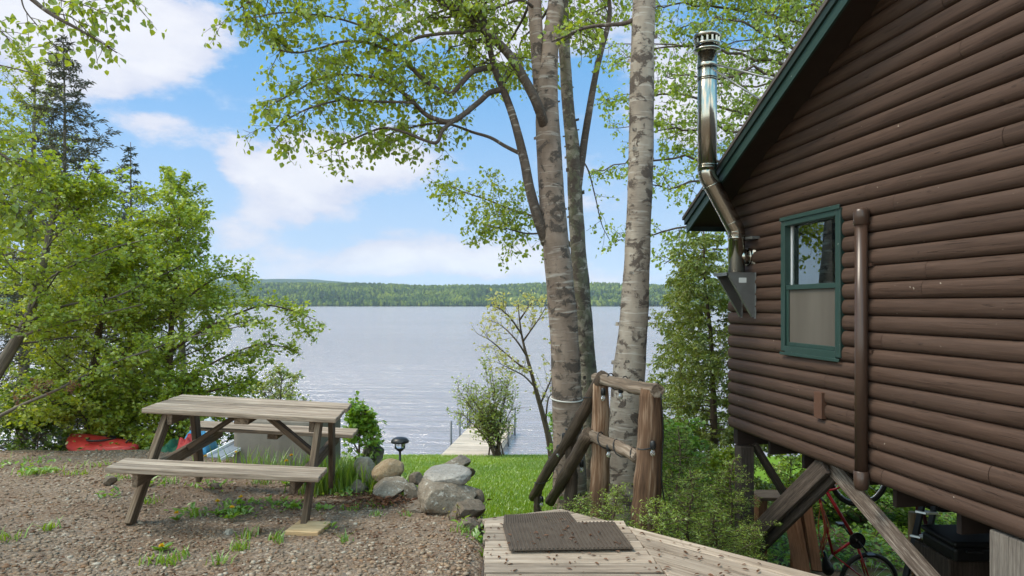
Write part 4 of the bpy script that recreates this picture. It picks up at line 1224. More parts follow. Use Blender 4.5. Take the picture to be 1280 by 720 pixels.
# ------------------------------------------------------------------ stones
def rock(label, mat, box, y, depth=None, seed=0, flat=0.0, squash=0.8, sharp=0.95):
    x0, y0, x1, y1 = box
    a, b = P(x0, y1, y), P(x1, y0, y)
    c = (a + b) / 2; hw, hh = abs(b[0] - a[0]) / 2, abs(b[2] - a[2]) / 2; hd = depth or hw * squash
    import bmesh
    bm = bmesh.new(); bmesh.ops.create_icosphere(bm, subdivisions=5, radius=1.0)
    rg = np.random.default_rng(seed + 77)
    planes = [(nrm(rg.normal(0, 1, 3)), rg.uniform(0.5, 0.78)) for _ in range(8)]
    if flat: planes.append((np.array([rg.normal(0, 0.06), -0.1, 1.0]), 1 - flat))
    for v in bm.verts:
        p = np.array(v.co)
        for n_, dd in planes:
            n_ = n_ / np.linalg.norm(n_); s = p.dot(n_) - dd
            if s > 0: p = p - n_ * s * (0.92 * sharp + 0.08)
        q_ = Vector(p)
        r = 1 + 0.05 * mnoise.noise(q_ * 1.3 + Vector((seed * 3.1, 0, 0))) + 0.04 * mnoise.noise(q_ * 3.5 + Vector((seed, 4, 0))) + 0.025 * mnoise.noise(q_ * 10) + 0.014 * mnoise.noise(q_ * 24)
        v.co = q_ * r
    cs_ = np.array([v.co for v in bm.verts]); mn, mx = cs_.min(0), cs_.max(0)
    for v in bm.verts:
        u = (np.array(v.co) - (mn + mx) / 2) / ((mx - mn) / 2)
        v.co = Vector((u[0] * hw, u[1] * hd, u[2] * hh + hh))
    me = bpy.data.meshes.new('stone'); bm.to_mesh(me); bm.free()
    for p in me.polygons: p.use_smooth = True
    o = obj('stone', me, M[mat]); o.location = (c[0], c[1], a[2]); tag(o, label, 'stone', 'stones of the low dry wall beside the gravel')
    return o


rock('upright pale whitish boulder at the left end of the stone pile', 'stone_white', (441, 570, 470, 608), 6.95, None, 1, 0.1, 0.9)
rock('round tan boulder left of the solar lamp', 'stone_tan', (464, 574, 505, 604), 6.7, None, 2, 0.0, 0.85, 0.6)
rock('flat topped grey stone under the tan boulder', 'stone_grey', (463, 600, 512, 624), 6.45, 0.25, 3, 0.3, 0.8)
rock('small angular grey stone wedged left of the big boulder', 'stone_grey', (505, 603, 526, 628), 6.3, None, 4, 0.2)
rock('small brown grey stone above the wedged one and behind the big boulder', 'stone_brown', (510, 590, 529, 607), 6.5, None, 5)
rock('biggest grey granite boulder, lichen spotted, in the middle of the stone pile', 'stone_grey', (520, 599, 600, 640), 6.05, 0.34, 6, 0.35, 0.6, 0.9)
rock('pale flat slab lying on top of the biggest boulder', 'stone_flat', (529, 586, 590, 606), 6.2, 0.24, 7, 0.5, 0.6)
rock('long brown stone under the right side of the biggest boulder', 'stone_brown', (556, 625, 607, 652), 5.85, 0.2, 8, 0.2)
rock('low tan grey stone beside the landing edge, nearest to the viewer', 'stone_brown', (573, 647, 601, 668), 5.4, 0.12, 9, 0.2)
rock('grey stone at the back of the pile toward the dock, topmost', 'stone_grey', (553, 571, 588, 589), 6.95, 0.2, 10)
rock('rounded brown grey stone behind the pale slab', 'stone_brown', (562, 582, 594, 600), 6.6, 0.15, 11)
rock('low brown stone half buried under the left of the biggest boulder', 'stone_brown', (503, 627, 536, 646), 5.95, 0.14, 12, 0.2)
rock('small stone at the back left of the pale slab', 'stone_brown', (541, 580, 560, 594), 6.75, None, 13)
rock('mossy dark stone in the grass at the left foot of the pile', 'stone_moss', (438, 600, 460, 620), 6.7, None, 14)
rock('narrow brown stone on the right flank of the biggest boulder', 'stone_brown', (592, 612, 606, 632), 6.05, None, 15)
rock('small rusty stone against the landing boards', 'stone_brown', (596, 648, 607, 664), 5.45, None, 16)
o = rock('dark mossy boulder in the tall grass behind the picnic table', 'stone_moss', (448, 552, 480, 592), 7.9, None, 17); del o['group']
for i, (px, py, s, m, lb) in enumerate([(317, 669, 9, 'stone_tan', 'small tan stone on the gravel under the front bench'), (270, 604, 8, 'stone_brown', 'small stone by the rear left table leg'), (344, 577, 9, 'stone_white', 'small pale stone in front of the concrete block'), (137, 606, 9, 'stone_brown', 'brown stone left of the front bench end'), (286, 667, 5, 'stone_white', 'little white stone on the gravel, left of the small tan one')]):
    X_, Y_ = G(px, py, -0.1); z_ = tz(X_, Y_)
    y_ = Y_
    o = rock(lb, m, (px - s, py - s * 1.1, px + s, py + 2), y_, None, 30 + i); o.location.z = z_ - 0.025; o['group'] = 'loose stones on the gravel'

# ------------------------------------------------------------------ solar lamp
lx = P(500, 575, 7.0); lz = tz(lx[0], lx[1])
lamp = thing('solar_lamp', 'black mushroom topped solar garden lamp behind the tan boulder', 'garden lamp', (lx[0], lx[1], lz))
zt_ = P(0, 546, 7.0)[2] - lz
q = MB(160); q.tube([(0, 0, -0.05), (0, 0, zt_ - 0.13)], 0.012, 10); q.lathe((0, 0, zt_ - 0.15), [(0.012, 0), (0.035, 0.012), (0.042, 0.03), (0.038, 0.04)], 16); q.build('stake', M['black'], lamp)
q = MB(161); q.lathe((0, 0, zt_ - 0.055), [(0.0, -0.004), (0.088, -0.004), (0.093, 0.004), (0.09, 0.018), (0.07, 0.040), (0.04, 0.05), (0.0, 0.052)], 24); q.build('cap', M['black'], lamp)
q = MB(162)
for k in range(4):
    a = k * math.pi / 2 + 0.5; q.tube([(0.05 * math.cos(a), 0.05 * math.sin(a), zt_ - 0.12), (0.055 * math.cos(a), 0.055 * math.sin(a), zt_ - 0.058)], 0.005, 6)
q.torus((0, 0, zt_ - 0.115), 0.05, 0.006, (0, 0, 1), 20, 6); q.build('cage', M['black'], lamp)
q = MB(163); q.lathe((0, 0, zt_ - 0.115), [(0.0, 0.0), (0.042, 0.0), (0.046, 0.03), (0.046, 0.055)], 18); q.build('glass_shade', M['bulb'], lamp)

# ------------------------------------------------------------------ behind the table: concrete block, kayak, tarps, panel
cb = P(348, 545, 8.1)
q = MB(170)
zt_, zb_ = P(0, 522, 8.1)[2], tz(cb[0], 8.3) - 0.15
q.prism([(-0.52, -0.40), (0.46, -0.46), (0.60, 0.2), (0.5, 0.55), (-0.45, 0.55), (-0.62, 0.1)], 0, zt_ - zb_, (1, 0))
o = q.build('concrete_block', M['concrete'], None, 0.07, 4); o.location = (cb[0], cb[1] + 0.35, zb_)
tag(o, 'big grey concrete block on the gravel edge behind the picnic table', 'concrete block')
kb = P(150, 566, 9.3)
kay = thing('kayak', 'red plastic kayak lying on the slope beyond the gravel edge', 'kayak', kb, R(-30))
q = MB(180); m = 22; pts, rad = [], []
import bmesh
vs, fs, gs = [], [], []
LK, n = 1.55, 18
for i in range(m):
    u = i / (m - 1); x = -1.2 + LK * u
    wv = 0.33 * (math.sin(math.pi * min(max(u, 0.01), 0.99)) ** 0.6); hv_ = 0.17 * (math.sin(math.pi * min(max(u, 0.02), 0.98)) ** 0.45)
    for k in range(n):
        a = 2 * math.pi * k / n; cx_, sz_ = math.cos(a), math.sin(a)
        dent = 1 - 0.12 * math.exp(-((abs(cx_) - 0.55) / 0.12) ** 2) * (sz_ > 0) - (0.3 * math.exp(-((u - 0.56) / 0.07) ** 2) if sz_ > 0.75 else 0)
        vs.append((x, wv * cx_, 0.0 + hv_ * sz_ * dent + 0.10 * (2 * u - 1) ** 2)); gs.append((x, cx_, sz_))
for i in range(m - 1):
    for k in range(n): fs.append((i * n + k, i * n + (k + 1) % n, (i + 1) * n + (k + 1) % n, (i + 1) * n + k))
fs += [tuple(range(n)), tuple(range((m - 1) * n, m * n))]
q.add(vs, fs, gs, 0.5, True); q.build('hull', M['kayak'], kay)
q = MB(181); q.torus((-0.45, 0, 0.15), 0.17, 0.015, (0, 0, 1), 24, 6); q.build('cockpit_rim', M['black'], kay)
q = MB(182); q.tube([(0.22, -0.05, 0.17), (0.22, 0, 0.2), (0.22, 0.05, 0.17)], 0.012, 6); q.build('handle', M['black'], kay)


def tarp(name, label, mat, box, y, dep, seed):
    a, b = P(box[0], box[3], y), P(box[2], box[1], y); hw, hh = (b[0] - a[0]) / 2, (b[2] - a[2])
    vs = []; m = 22
    for j in range(m):
        for i in range(m):
            u, v = i / (m - 1) * 2 - 1, j / (m - 1) * 2 - 1
            e = max(0, 1 - (abs(u) ** 3.0)) * max(0, 1 - abs(v) ** 3.0)
            h = hh * e ** 0.6 * (1 + 0.35 * mnoise.noise(Vector((u * 2.2 + seed, v * 2.2, 0))) + 0.16 * abs(mnoise.noise(Vector((u * 6, v * 6 + seed, 1)))))
            vs.append((u * hw * (1 + 0.08 * mnoise.noise(Vector((v * 3, seed, 2)))), v * dep, h))
    me = mesh_np(name, vs, [(j * m + i, j * m + i + 1, (j + 1) * m + i + 1, (j + 1) * m + i) for j in range(m - 1) for i in range(m - 1)], None, True)
    o = obj(name, me, M[mat]); o.location = ((a[0] + b[0]) / 2, y, a[2]); tag(o, label, 'tarp'); so2 = o.modifiers.new('thick', 'SOLIDIFY'); so2.thickness = 0.01
    return o


tarp('tarp', 'dark green crumpled tarp between the kayak and the picnic table leg', 'green_tarp', (200, 554, 236, 578), 9.0, 0.35, 1)
tarp('tarp', 'blue tarp bundle seen behind the rear left table leg', 'blue_tarp', (231, 538, 266, 566), 8.9, 0.2, 2)
tarp('tarp', 'white crumpled tarp on top of the blue bundle', 'white_tarp', (250, 526, 272, 545), 8.95, 0.12, 3)
tarp('tarp', 'small red cover sheet below the blue bundle', 'kayak', (222, 548, 246, 572), 8.65, 0.12, 5)
p0 = P(272, 568, 7.85)
pan = thing('rail_panel', 'grey panel with white edge rails leaning left of the concrete block', 'panel', p0)
A0, A1, B0, B1 = [P(*v) - p0 for v in ((259, 569, 7.75), (298, 549, 8.3), (272, 575, 7.7), (302, 553, 8.15))]
B0 = A0 + np.array([0.17, -0.05, -0.04]); B1 = A1 + np.array([0.17, -0.05, -0.04])
q = MB(190); q.bar((A0 + B0) / 2, (A1 + B1) / 2, 0.17, 0.012, (0, 0, 1)); q.build('sheet', M['grey_panel'], pan)
for (a, b) in ((A0, A1), (B0, B1)):
    q = MB(191); q.bar(a, b, 0.022, 0.035, (0, 0, 1)); q.build('rail', M['white_metal'], pan, 0.003)

# ------------------------------------------------------------------ dock
M['pole'] = plain('dark grey steel', (0.13, 0.135, 0.15), 0.5, 0.3)
DY0, DY1 = 21.2, 28.2
zd = WZ + 0.35
def dock_x(px, py): y = (EYE - zd) * F / (py - CY); return (px - CX) / F * y, y


dl0, dl1 = dock_x(553, 567), dock_x(590, 530)
ex = nrm([dl1[0] - dl0[0], dl1[1] - dl0[1]]); side = np.array([ex[1], -ex[0]]); o2 = np.array(dl0) - ex * 0.5
dk = thing('boat_dock', 'long pale wooden dock reaching out into the lake', 'dock', (o2[0], o2[1], zd))
LD = np.linalg.norm(np.array(dl1) - o2); WD = 1.6
q = MB(200); k = 0.0; bwid = 0.145
while k < LD:
    a = ex * k; b = ex * (k + bwid - 0.012)
    q.prism([tuple(a), tuple(a + side * WD), tuple(b + side * WD), tuple(b)], -0.04 + q.rg.uniform(-.003, .003), q.rg.uniform(-.003, .003), side)
    k += bwid
q.build('deck_boards', M['dock_wood'], dk)
q = MB(201)
for s_ in (0.02, WD - 0.02): q.bar((*(side * s_), -0.12), (*(side * s_ + ex * LD), -0.12), 0.05, 0.16)
q.build('stringer', M['dock_wood'], dk)
pl_ = []
for f_, h_, s_ in ((0.36, 0.72, -0.05), (0.62, 0.62, -0.05), (0.97, 1.3, -0.02), (0.07, 0.3, WD + 0.05), (0.62, 0.62, WD + 0.05), (0.97, 0.7, WD + 0.05)):
    q = MB(202); a = ex * LD * f_ + side * s_; q.tube([(a[0], a[1], -1.6), (a[0], a[1], h_)], 0.035, 10); q.build('pole', M['pole'], dk)
q = MB(203)
for u in (0.0, 0.42):
    a = ex * (LD * 0.86 + u) + side * -0.03
    q.tube([(*a, -0.6), (*(a), 0.55), (*(a + side * 0.12), 0.68), (*(a + side * 0.3), 0.6), (*(a + side * 0.36), 0.0)], 0.02, 8)
for h_ in (-0.4, -0.15, 0.1):
    a = ex * LD * 0.86 + side * -0.03; q.tube([(*a, h_), (*(a + ex * 0.42), h_)], 0.018, 8)
q.build('ladder', M['pole'], dk)


# ------------------------------------------------------------------ birches beside the landing
def PP(lst, y): return [P(a[0], a[1], a[2] if len(a) > 2 else y) for a in lst]


def ground_path(pts):
    """Put the foot of a trunk a little below the ground."""
    pts = [np.array(p) for p in pts]; pts[0][2] = tz(pts[0][0], pts[0][1]) - 0.15; return pts


def trunk_mesh(mb, pts, rad, n=22, rough=0.05, k=8):
    sp = smooth_path(pts, k); r = np.interp(np.linspace(0, 1, len(sp)), np.linspace(0, 1, len(rad)), rad)
    mb.tube(sp, list(r), n, True, None, rough); return sp


def curls(mb, rg, path, rads, count, t0, t1):
    for _ in range(count):
        u = t0 + (t1 - t0) * rg.random(); p, tg = at(path, u); rad = float(np.interp(u, np.linspace(0, 1, len(rads)), rads)); a = rg.uniform(0, 6.28)
        o_ = np.array([math.cos(a), math.sin(a), 0]); b_ = np.cross(o_, tg)
        c = p + o_ * rad * 0.98; w_ = rg.uniform(0.012, 0.03); h_ = rg.uniform(0.008, 0.025)
        vs = []
        for i in range(5):
            an = i * 0.5; vs += [c + b_ * (w_ * i * 0.5) + o_ * (w_ * (1 - math.cos(an)) * 0.7) + tg * h_ * sg for sg in (-1, 1)]
        mb.add(vs, [(2 * i, 2 * i + 1, 2 * i + 3, 2 * i + 2) for i in range(4)])


def birch(label, trunk_pts, rad, bark, limbs, seed, extra, leaf='leaf_birch', lsize=0.062, group='birch trees beside the landing', rough=0.05, side_trunks=()):
    rg = np.random.default_rng(seed)
    tp = ground_path(trunk_pts); base = tp[0].copy()
    t = thing('birch_tree', label, 'tree', base, 0, group)
    tb_, lv = MB(seed), Leaves(seed)
    sp = trunk_mesh(tb_, [p - base for p in tp], rad, 24, rough)
    for pts, rr in side_trunks: trunk_mesh(tb_, [p - base for p in pts], rr, 16, rough)
    curls(tb_, rg, sp, rad, 30, 0.1, 0.75)
    tb_.build('trunk', M[bark], t)
    for (pts, r0, r1, n, ln, t0, lev) in limbs:
        lp = smooth_path([p - base for p in pts], 6); lb_ = MB(seed + 1)
        lb_.tube(lp, taper(r0, r1, len(lp)), 9, True, None, 0.06)
        if n: spray(rg, lb_, lv, lp, r1 * 1.2, int(n * 1.9), ln * 1.22, t0, 1.0, lev, 0.17, -0.05, 0.45, 0.032, lsize * 0.88, 0.75, 0.35, 0.003, 0.03, 6)
        lb_.build('limb', M['bark_limb'], t)
    for (t_, az, up, L, r0, n) in extra:                 # limbs above the frame
        p, tg = at(sp, t_); d = np.array([math.cos(az), math.sin(az), up])
        lp = wander(rg, p, d, L, 8, 0.14, -0.05); lb_ = MB(seed + 1); lb_.tube(lp, taper(r0, 0.008, len(lp)), 7, True, None, 0.05)
        spray(rg, lb_, lv, lp, 0.012, n, L * 0.36, 0.25, 1.0, 1, 0.17, -0.05, 0.45, 0.045, lsize, 0.75, 0.35, 0.003, 0.03, 5); lb_.build('limb', M['bark_limb'], t)
    lv.build('crown', M[leaf], t)
    return t


A_tr = PP([(714, 640), (711, 560), (708, 480), (704, 400), (697, 325), (691, 266), (687, 200), (684, 135), (687, 67), (693, 22), (699, -40), (706, -140), (712, -260)], 8.0)
A2 = PP([(683, 175), (676, 120), (672, 67), (668, 0), (664, -60), (655, -170)], 8.05)
A_l = [
    (PP([(684, 305, 8.0), (672, 272), (662, 235), (656, 205), (648, 170), (640, 142), (629, 112), (618, 85), (611, 55), (604, 20), (598, -30), (590, -90)], 7.9), 0.066, 0.022, 9, 0.75, 0.55, 1),
    (PP([(683, 165, 8.0), (672, 132), (657, 102), (638, 71), (619, 50), (598, 31), (573, 10), (550, -2), (520, -25, 7.5), (480, -50, 7.3)], 7.75), 0.062, 0.03, 12, 0.75, 0.45, 1),
    (PP([(630, 112, 7.9), (612, 116, 7.85), (598, 128, 7.75), (567, 151), (545, 149), (531, 142), (520, 131), (509, 120), (490, 107), (473, 98), (445, 94), (415, 95), (388, 104, 7.1), (367, 116, 7.0), (345, 128, 6.9)], 7.5), 0.036, 0.007, 15, 0.66, 0.30, 1),
    (PP([(531, 142, 7.5), (520, 131, 7.4), (509, 128), (470, 127), (430, 125), (400, 131, 7.0), (378, 139, 6.9), (355, 152, 6.8), (340, 165, 6.8)], 7.3), 0.018, 0.006, 11, 0.55, 0.3, 1),
    (PP([(567, 151, 7.5), (553, 163), (546, 178), (530, 175), (505, 165), (480, 160), (455, 168), (430, 180), (405, 190)], 7.4), 0.024, 0.006, 11, 0.5, 0.35, 1),
    (PP([(614, 84, 7.9), (602, 86, 7.8), (589, 91), (571, 111), (560, 117), (530, 100), (500, 72), (465, 55), (430, 52), (400, 60), (370, 66, 7.0), (340, 60, 6.9)], 7.6), 0.036, 0.007, 16, 0.68, 0.3, 1),
    (PP([(650, 192), (632, 183), (613, 172), (590, 165), (560, 155), (530, 156), (500, 163), (475, 172)], 7.9), 0.024, 0.007, 7, 0.42, 0.45, 1),
    (PP([(604, 36, 7.75), (580, 40, 7.6), (552, 42), (522, 47), (500, 58), (470, 40), (430, 25), (390, 18, 7.0), (350, 16, 6.8), (318, 22, 6.7)], 7.4), 0.022, 0.006, 15, 0.62, 0.25, 1),
    (PP([(596, -45, 7.9), (540, -50), (480, -45), (420, -35), (370, -25, 6.9), (330, -10, 6.7), (300, 10, 6.6)], 7.3), 0.03, 0.007, 17, 0.66, 0.25, 1),
    (PP([(668, 10, 8.05), (650, 0), (620, 10), (590, 20), (560, 18)], 7.7), 0.02, 0.006, 10, 0.6, 0.3, 1),
    (PP([(690, 60), (705, 50), (722, 42), (745, 50)], 8.0), 0.018, 0.006, 5, 0.5, 0.4, 1),
    (PP([(664, 0, 8.1), (650, 30, 8.5), (630, 60, 8.9), (600, 80, 9.3), (560, 85, 9.5)], 8), 0.02, 0.006, 11, 0.7, 0.25, 1),
    (PP([(690, 5, 8.1), (672, 30, 8.7), (650, 55, 9.2), (655, 90, 9.6)], 8), 0.02, 0.006, 9, 0.7, 0.25, 1),
]
birch('twin stemmed pinkish grey birch with long limbs reaching left over the table', A_tr, [0.22, 0.185, 0.172, 0.166, 0.158, 0.152, 0.148, 0.132, 0.10, 0.096, 0.088, 0.07, 0.05], 'bark_a', A_l, 11,
      [(0.86, 2.6, 0.5, 2.2, 0.03, 12), (0.9, 0.3, 0.6, 2.0, 0.03, 8), (0.93, 4.2, 0.6, 2.0, 0.03, 9), (0.96, 1.6, 0.8, 1.8, 0.03, 10), (0.99, 3.2, 0.9, 1.6, 0.03, 12), (0.99, 5.6, 0.9, 1.5, 0.03, 8)], side_trunks=[(A2, [0.09, 0.075, 0.078, 0.082, 0.075, 0.04])])
B_tr = PP([(742, 640), (739, 560), (736, 489), (731, 418), (726, 350), (722, 305), (719, 249), (716, 187), (710, 133), (706, 67), (704, 0), (703, -80), (702, -180)], 8.5)
B_l = [
    (PP([(722, 235), (727, 200), (733, 160), (742, 107), (751, 65), (760, 32), (762, 5), (756, -20), (750, -60)], 8.5), 0.055, 0.016, 7, 0.6, 0.45, 1),
    (PP([(722, 320), (700, 290, 8.9), (670, 272, 9.2), (640, 262, 9.4), (610, 250, 9.5), (580, 240, 9.6), (556, 229, 9.7)], 9), 0.022, 0.005, 15, 0.62, 0.22, 1),
    (PP([(690, 290, 8.9), (660, 292, 9.2), (630, 285, 9.4), (605, 282, 9.5)], 9), 0.016, 0.005, 9, 0.5, 0.25, 1),
    (PP([(728, 200), (736, 215), (745, 250), (752, 280), (762, 300)], 8.8), 0.012, 0.004, 3, 0.4, 0.4, 0),
    (PP([(704, 10, 8.6), (722, -15, 9.0), (745, -10, 9.4), (765, 10, 9.7)], 8.5), 0.02, 0.005, 10, 0.62, 0.25, 1),
]
birch('slimmer lichen covered birch close behind the twin stemmed one', B_tr, [0.15, 0.125, 0.112, 0.108, 0.102, 0.098, 0.092, 0.084, 0.077, 0.07, 0.065, 0.05, 0.03], 'bark_b', B_l, 21, [(0.92, 1.2, 0.5, 2.0, 0.025, 8), (0.97, 4.5, 0.8, 1.8, 0.025, 8)], lsize=0.058, rough=0.09)
C_tr = PP([(772, 650), (776, 600), (781, 540), (786, 465), (792, 400), (796, 330), (798, 280), (801, 200), (802, 133), (803, 67), (805, 0), (807, -80), (810, -190), (813, -300)], 7.0)
C_l = [
    (PP([(797, 22), (782, 29), (762, 31), (740, 33), (722, 38), (707, 45), (690, 52, 7.3)], 7.0), 0.026, 0.010, 5, 0.4, 0.5, 0),
    (PP([(806, -40), (830, -60), (860, -50), (890, -30, 7.4)], 7.0), 0.03, 0.008, 6, 0.5, 0.4, 1),
]
birch('straight white birch with black scars right behind the log handrail', C_tr, [0.23, 0.19, 0.172, 0.163, 0.145, 0.13, 0.127, 0.127, 0.125, 0.12, 0.116, 0.10, 0.08, 0.05], 'bark_c', C_l, 31, [(0.9, 0.4, 0.5, 1.8, 0.03, 8), (0.95, 2.8, 0.7, 1.8, 0.03, 9), (0.97, 4.4, 0.8, 1.6, 0.03, 8)])
q = MB(32); q.torus(P(708, 498, 8.0), 0.185, 0.009, (0.05, -0.1, 1), 30, 6); 
tag(q.build('tree_cord', M['white_cord']), 'pale cord tied round the twin stemmed birch trunk', 'cord')


# ------------------------------------------------------------------ broadleaf trees and shrubs
LG = 'trees along the left bank'


def broadleaf(name, label, trunk_pts, rad, limbs, L, bark, leaf, seed, t0=0.2, up=0.35, sub=6, spacing=0.045, size=0.055, flat=0.75, lflat=0.9, hang=0.15, cat='tree', group=None, shape=1.0, manual=(), levels=1, az0=None, grav=-0.01, lwidth=1.0):
    rg = np.random.default_rng(seed)
    if group == LG or 'gravel' in label or 'kayak' in label or 'tarps' in label: spacing, size, limbs, sub = spacing * 0.42, size * 0.97, int(limbs * 1.45), sub + 1; lflat = 0.45
    tp = ground_path(trunk_pts); base = tp[0].copy()
    t = thing(name, label, cat, base, 0, group)
    tb_, lv, lb_ = MB(seed), Leaves(seed), MB(seed + 5)
    sp = trunk_mesh(tb_, [p - base for p in tp], rad, 12, 0.06)
    tb_.build('trunk', M[bark], t)
    for pts, r0, r1, n, ln in manual:
        lp = smooth_path([p - base for p in pts], 5); lb_.tube(lp, taper(r0, r1, len(lp)), 8, True, None, 0.05)
        spray(rg, lb_, lv, lp, r1, n, ln, 0.1, 1.0, levels, 0.15, grav, flat, spacing, size, hang, lflat, 0.003, 0.03, sub)
    for k in range(limbs):
        t_ = t0 + (1 - t0) * (k + rg.random() * 0.8) / limbs
        p, tg = at(sp, min(t_, 0.999)); az = k * 2.4 + rg.uniform(-0.5, 0.5)
        if az0 is not None: az = az0[0] + rg.uniform(-1, 1) * az0[1]
        d = nrm(np.array([math.cos(az), math.sin(az), up + rg.uniform(-0.2, 0.3)]) + tg * 0.3)
        ll = L * (1 - 0.62 * ((t_ - t0) / (1 - t0)) ** shape) * rg.uniform(0.7, 1.15)
        lp = wander(rg, p, d, ll, 8, 0.13, grav)
        lb_.tube(lp, taper(max(0.006, rad[-1] * 0.7 + 0.012 * (1 - t_)), 0.004, len(lp)), 6, False)
        spray(rg, lb_, lv, lp, 0.008, sub, ll * 0.45, 0.2, 1.0, levels, 0.15, grav, flat, spacing, size, hang, lflat, 0.0028, 0.03, sub)
    lb_.build('limbs', M[bark], t)
    lv.build('crown', M[leaf], t, lwidth)
    return t


broadleaf('leafy_tree', 'leaning grey trunked tree with arching limbs at the left edge of the photo', PP([(-72, 600), (-35, 520), (0, 460), (23, 421), (40, 385), (55, 325), (66, 272), (72, 258), (78, 248), (84, 240)], 8.9), [0.1, 0.085, 0.075, 0.065, 0.055, 0.045, 0.036, 0.028, 0.018, 0.010], 18, 1.3, 'bark_grey', 'leaf_maple', 101, 0.3, 0.12, 6, 0.038, 0.052, group=LG,
          manual=[(PP([(-60, 565), (-25, 535), (0, 520), (30, 505), (70, 488), (130, 458), (180, 440), (225, 424), (270, 415), (310, 405)], 8.7), 0.028, 0.006, 20, 0.6),
                  (PP([(23, 421), (50, 412), (83, 403), (130, 392), (180, 380)], 8.7), 0.022, 0.006, 9, 0.6), (PP([(30, 408), (55, 392), (90, 380), (140, 372), (190, 350), (230, 330)], 8.8), 0.02, 0.006, 11, 0.6),
                  (PP([(62, 290), (85, 275), (110, 250), (150, 240), (190, 245)], 8.9), 0.018, 0.006, 10, 0.55), (PP([(40, 385), (60, 350), (95, 330), (140, 310), (180, 300)], 8.6), 0.018, 0.006, 10, 0.6)])
broadleaf('leafy_tree', 'bushy yellow green tree filling the bank left of the picnic table', PP([(105, 640), (112, 540), (120, 440), (128, 390), (136, 340), (144, 308)], 10.4), [0.08, 0.07, 0.055, 0.04, 0.025, 0.01], 34, 1.75, 'bark_brown', 'leaf_beech', 102, 0.12, 0.3, 7, 0.04, 0.056, group=LG)
broadleaf('leafy_tree', 'bushy tree with long feathery side branches over the water behind the table', PP([(205, 650), (208, 560), (212, 470), (215, 390), (220, 320), (225, 270)], 10.8), [0.075, 0.06, 0.05, 0.038, 0.024, 0.01], 26, 1.5, 'bark_brown', 'leaf_maple', 103, 0.1, 0.3, 7, 0.042, 0.055, group=LG,
          manual=[(PP([(212, 440), (250, 415), (290, 395), (330, 382), (365, 388), (395, 400)], 10.6), 0.025, 0.005, 20, 0.66), (PP([(215, 390), (250, 360), (280, 345), (310, 345)], 10.8), 0.02, 0.005, 16, 0.6), (PP([(212, 480), (250, 462), (290, 442), (330, 430), (365, 436)], 10.3), 0.02, 0.005, 18, 0.6), (PP([(212, 500), (260, 490), (300, 478), (325, 480)], 10.4), 0.02, 0.005, 15, 0.55)])
broadleaf('leafy_tree', 'slender tree with a loose pointed crown behind the bushy ones', PP([(232, 640), (230, 520), (228, 420), (222, 340), (218, 280), (214, 226)], 12.5), [0.07, 0.06, 0.045, 0.035, 0.022, 0.008], 22, 1.15, 'bark_grey', 'leaf_maple', 104, 0.35, 0.55, 6, 0.055, 0.06, 0.5, 0.5, 0.3, group=LG)
broadleaf('leafy_tree', 'tall pale green tree behind the dead topped spruce at the far left', PP([(25, 650), (28, 520), (32, 400), (38, 280), (42, 180), (44, 78)], 15.0), [0.14, 0.12, 0.1, 0.07, 0.04, 0.01], 30, 1.7, 'bark_grey', 'leaf_beech', 105, 0.3, 0.6, 6, 0.06, 0.062, 0.4, 0.5, 0.3, group=LG)
broadleaf('leafy_shrub', 'low dense green shrub along the gravel edge left of the kayak', PP([(40, 600), (42, 560), (46, 520), (50, 490)], 9.9), [0.03, 0.025, 0.015, 0.006], 26, 1.0, 'bark_brown', 'leaf_deep', 106, 0.05, 0.35, 6, 0.04, 0.055, cat='shrub')
broadleaf('leafy_shrub', 'low green shrub behind the red kayak', PP([(150, 600), (152, 560), (150, 520), (152, 488)], 10.2), [0.03, 0.025, 0.015, 0.006], 28, 1.0, 'bark_brown', 'leaf_maple', 107, 0.05, 0.35, 6, 0.04, 0.055, cat='shrub')
broadleaf('leafy_shrub', 'green shrub behind the tarps and the rear left table leg', PP([(222, 600), (224, 560), (226, 520), (228, 480)], 9.9), [0.03, 0.025, 0.015, 0.006], 24, 0.85, 'bark_brown', 'leaf_maple', 108, 0.05, 0.4, 6, 0.04, 0.055, cat='shrub')
broadleaf('leafy_shrub', 'pale twiggy shrub against the water above the concrete block', PP([(345, 600), (347, 550), (350, 510), (352, 468)], 9.6), [0.02, 0.016, 0.01, 0.005], 18, 0.72, 'bark_grey', 'leaf_willow', 109, 0.1, 0.7, 5, 0.05, 0.045, 0.3, 0.5, 0.2, cat='shrub')
broadleaf('leafy_shrub', 'bright green leafy shrub at the right end of the picnic table', PP([(448, 600), (449, 565), (450, 540), (452, 512)], 7.7), [0.016, 0.012, 0.009, 0.004], 16, 0.36, 'bark_brown', 'leaf_lush', 110, 0.1, 0.7, 5, 0.035, 0.06, 0.3, 0.5, 0.25, cat='shrub')
broadleaf('leafy_shrub', 'low yellow green bush far left at the water side', PP([(-60, 640), (-55, 560), (-50, 480), (-45, 400)], 11.5), [0.05, 0.04, 0.03, 0.01], 26, 1.7, 'bark_brown', 'leaf_beech', 112, 0.1, 0.35, 6, 0.05, 0.058, cat='shrub')

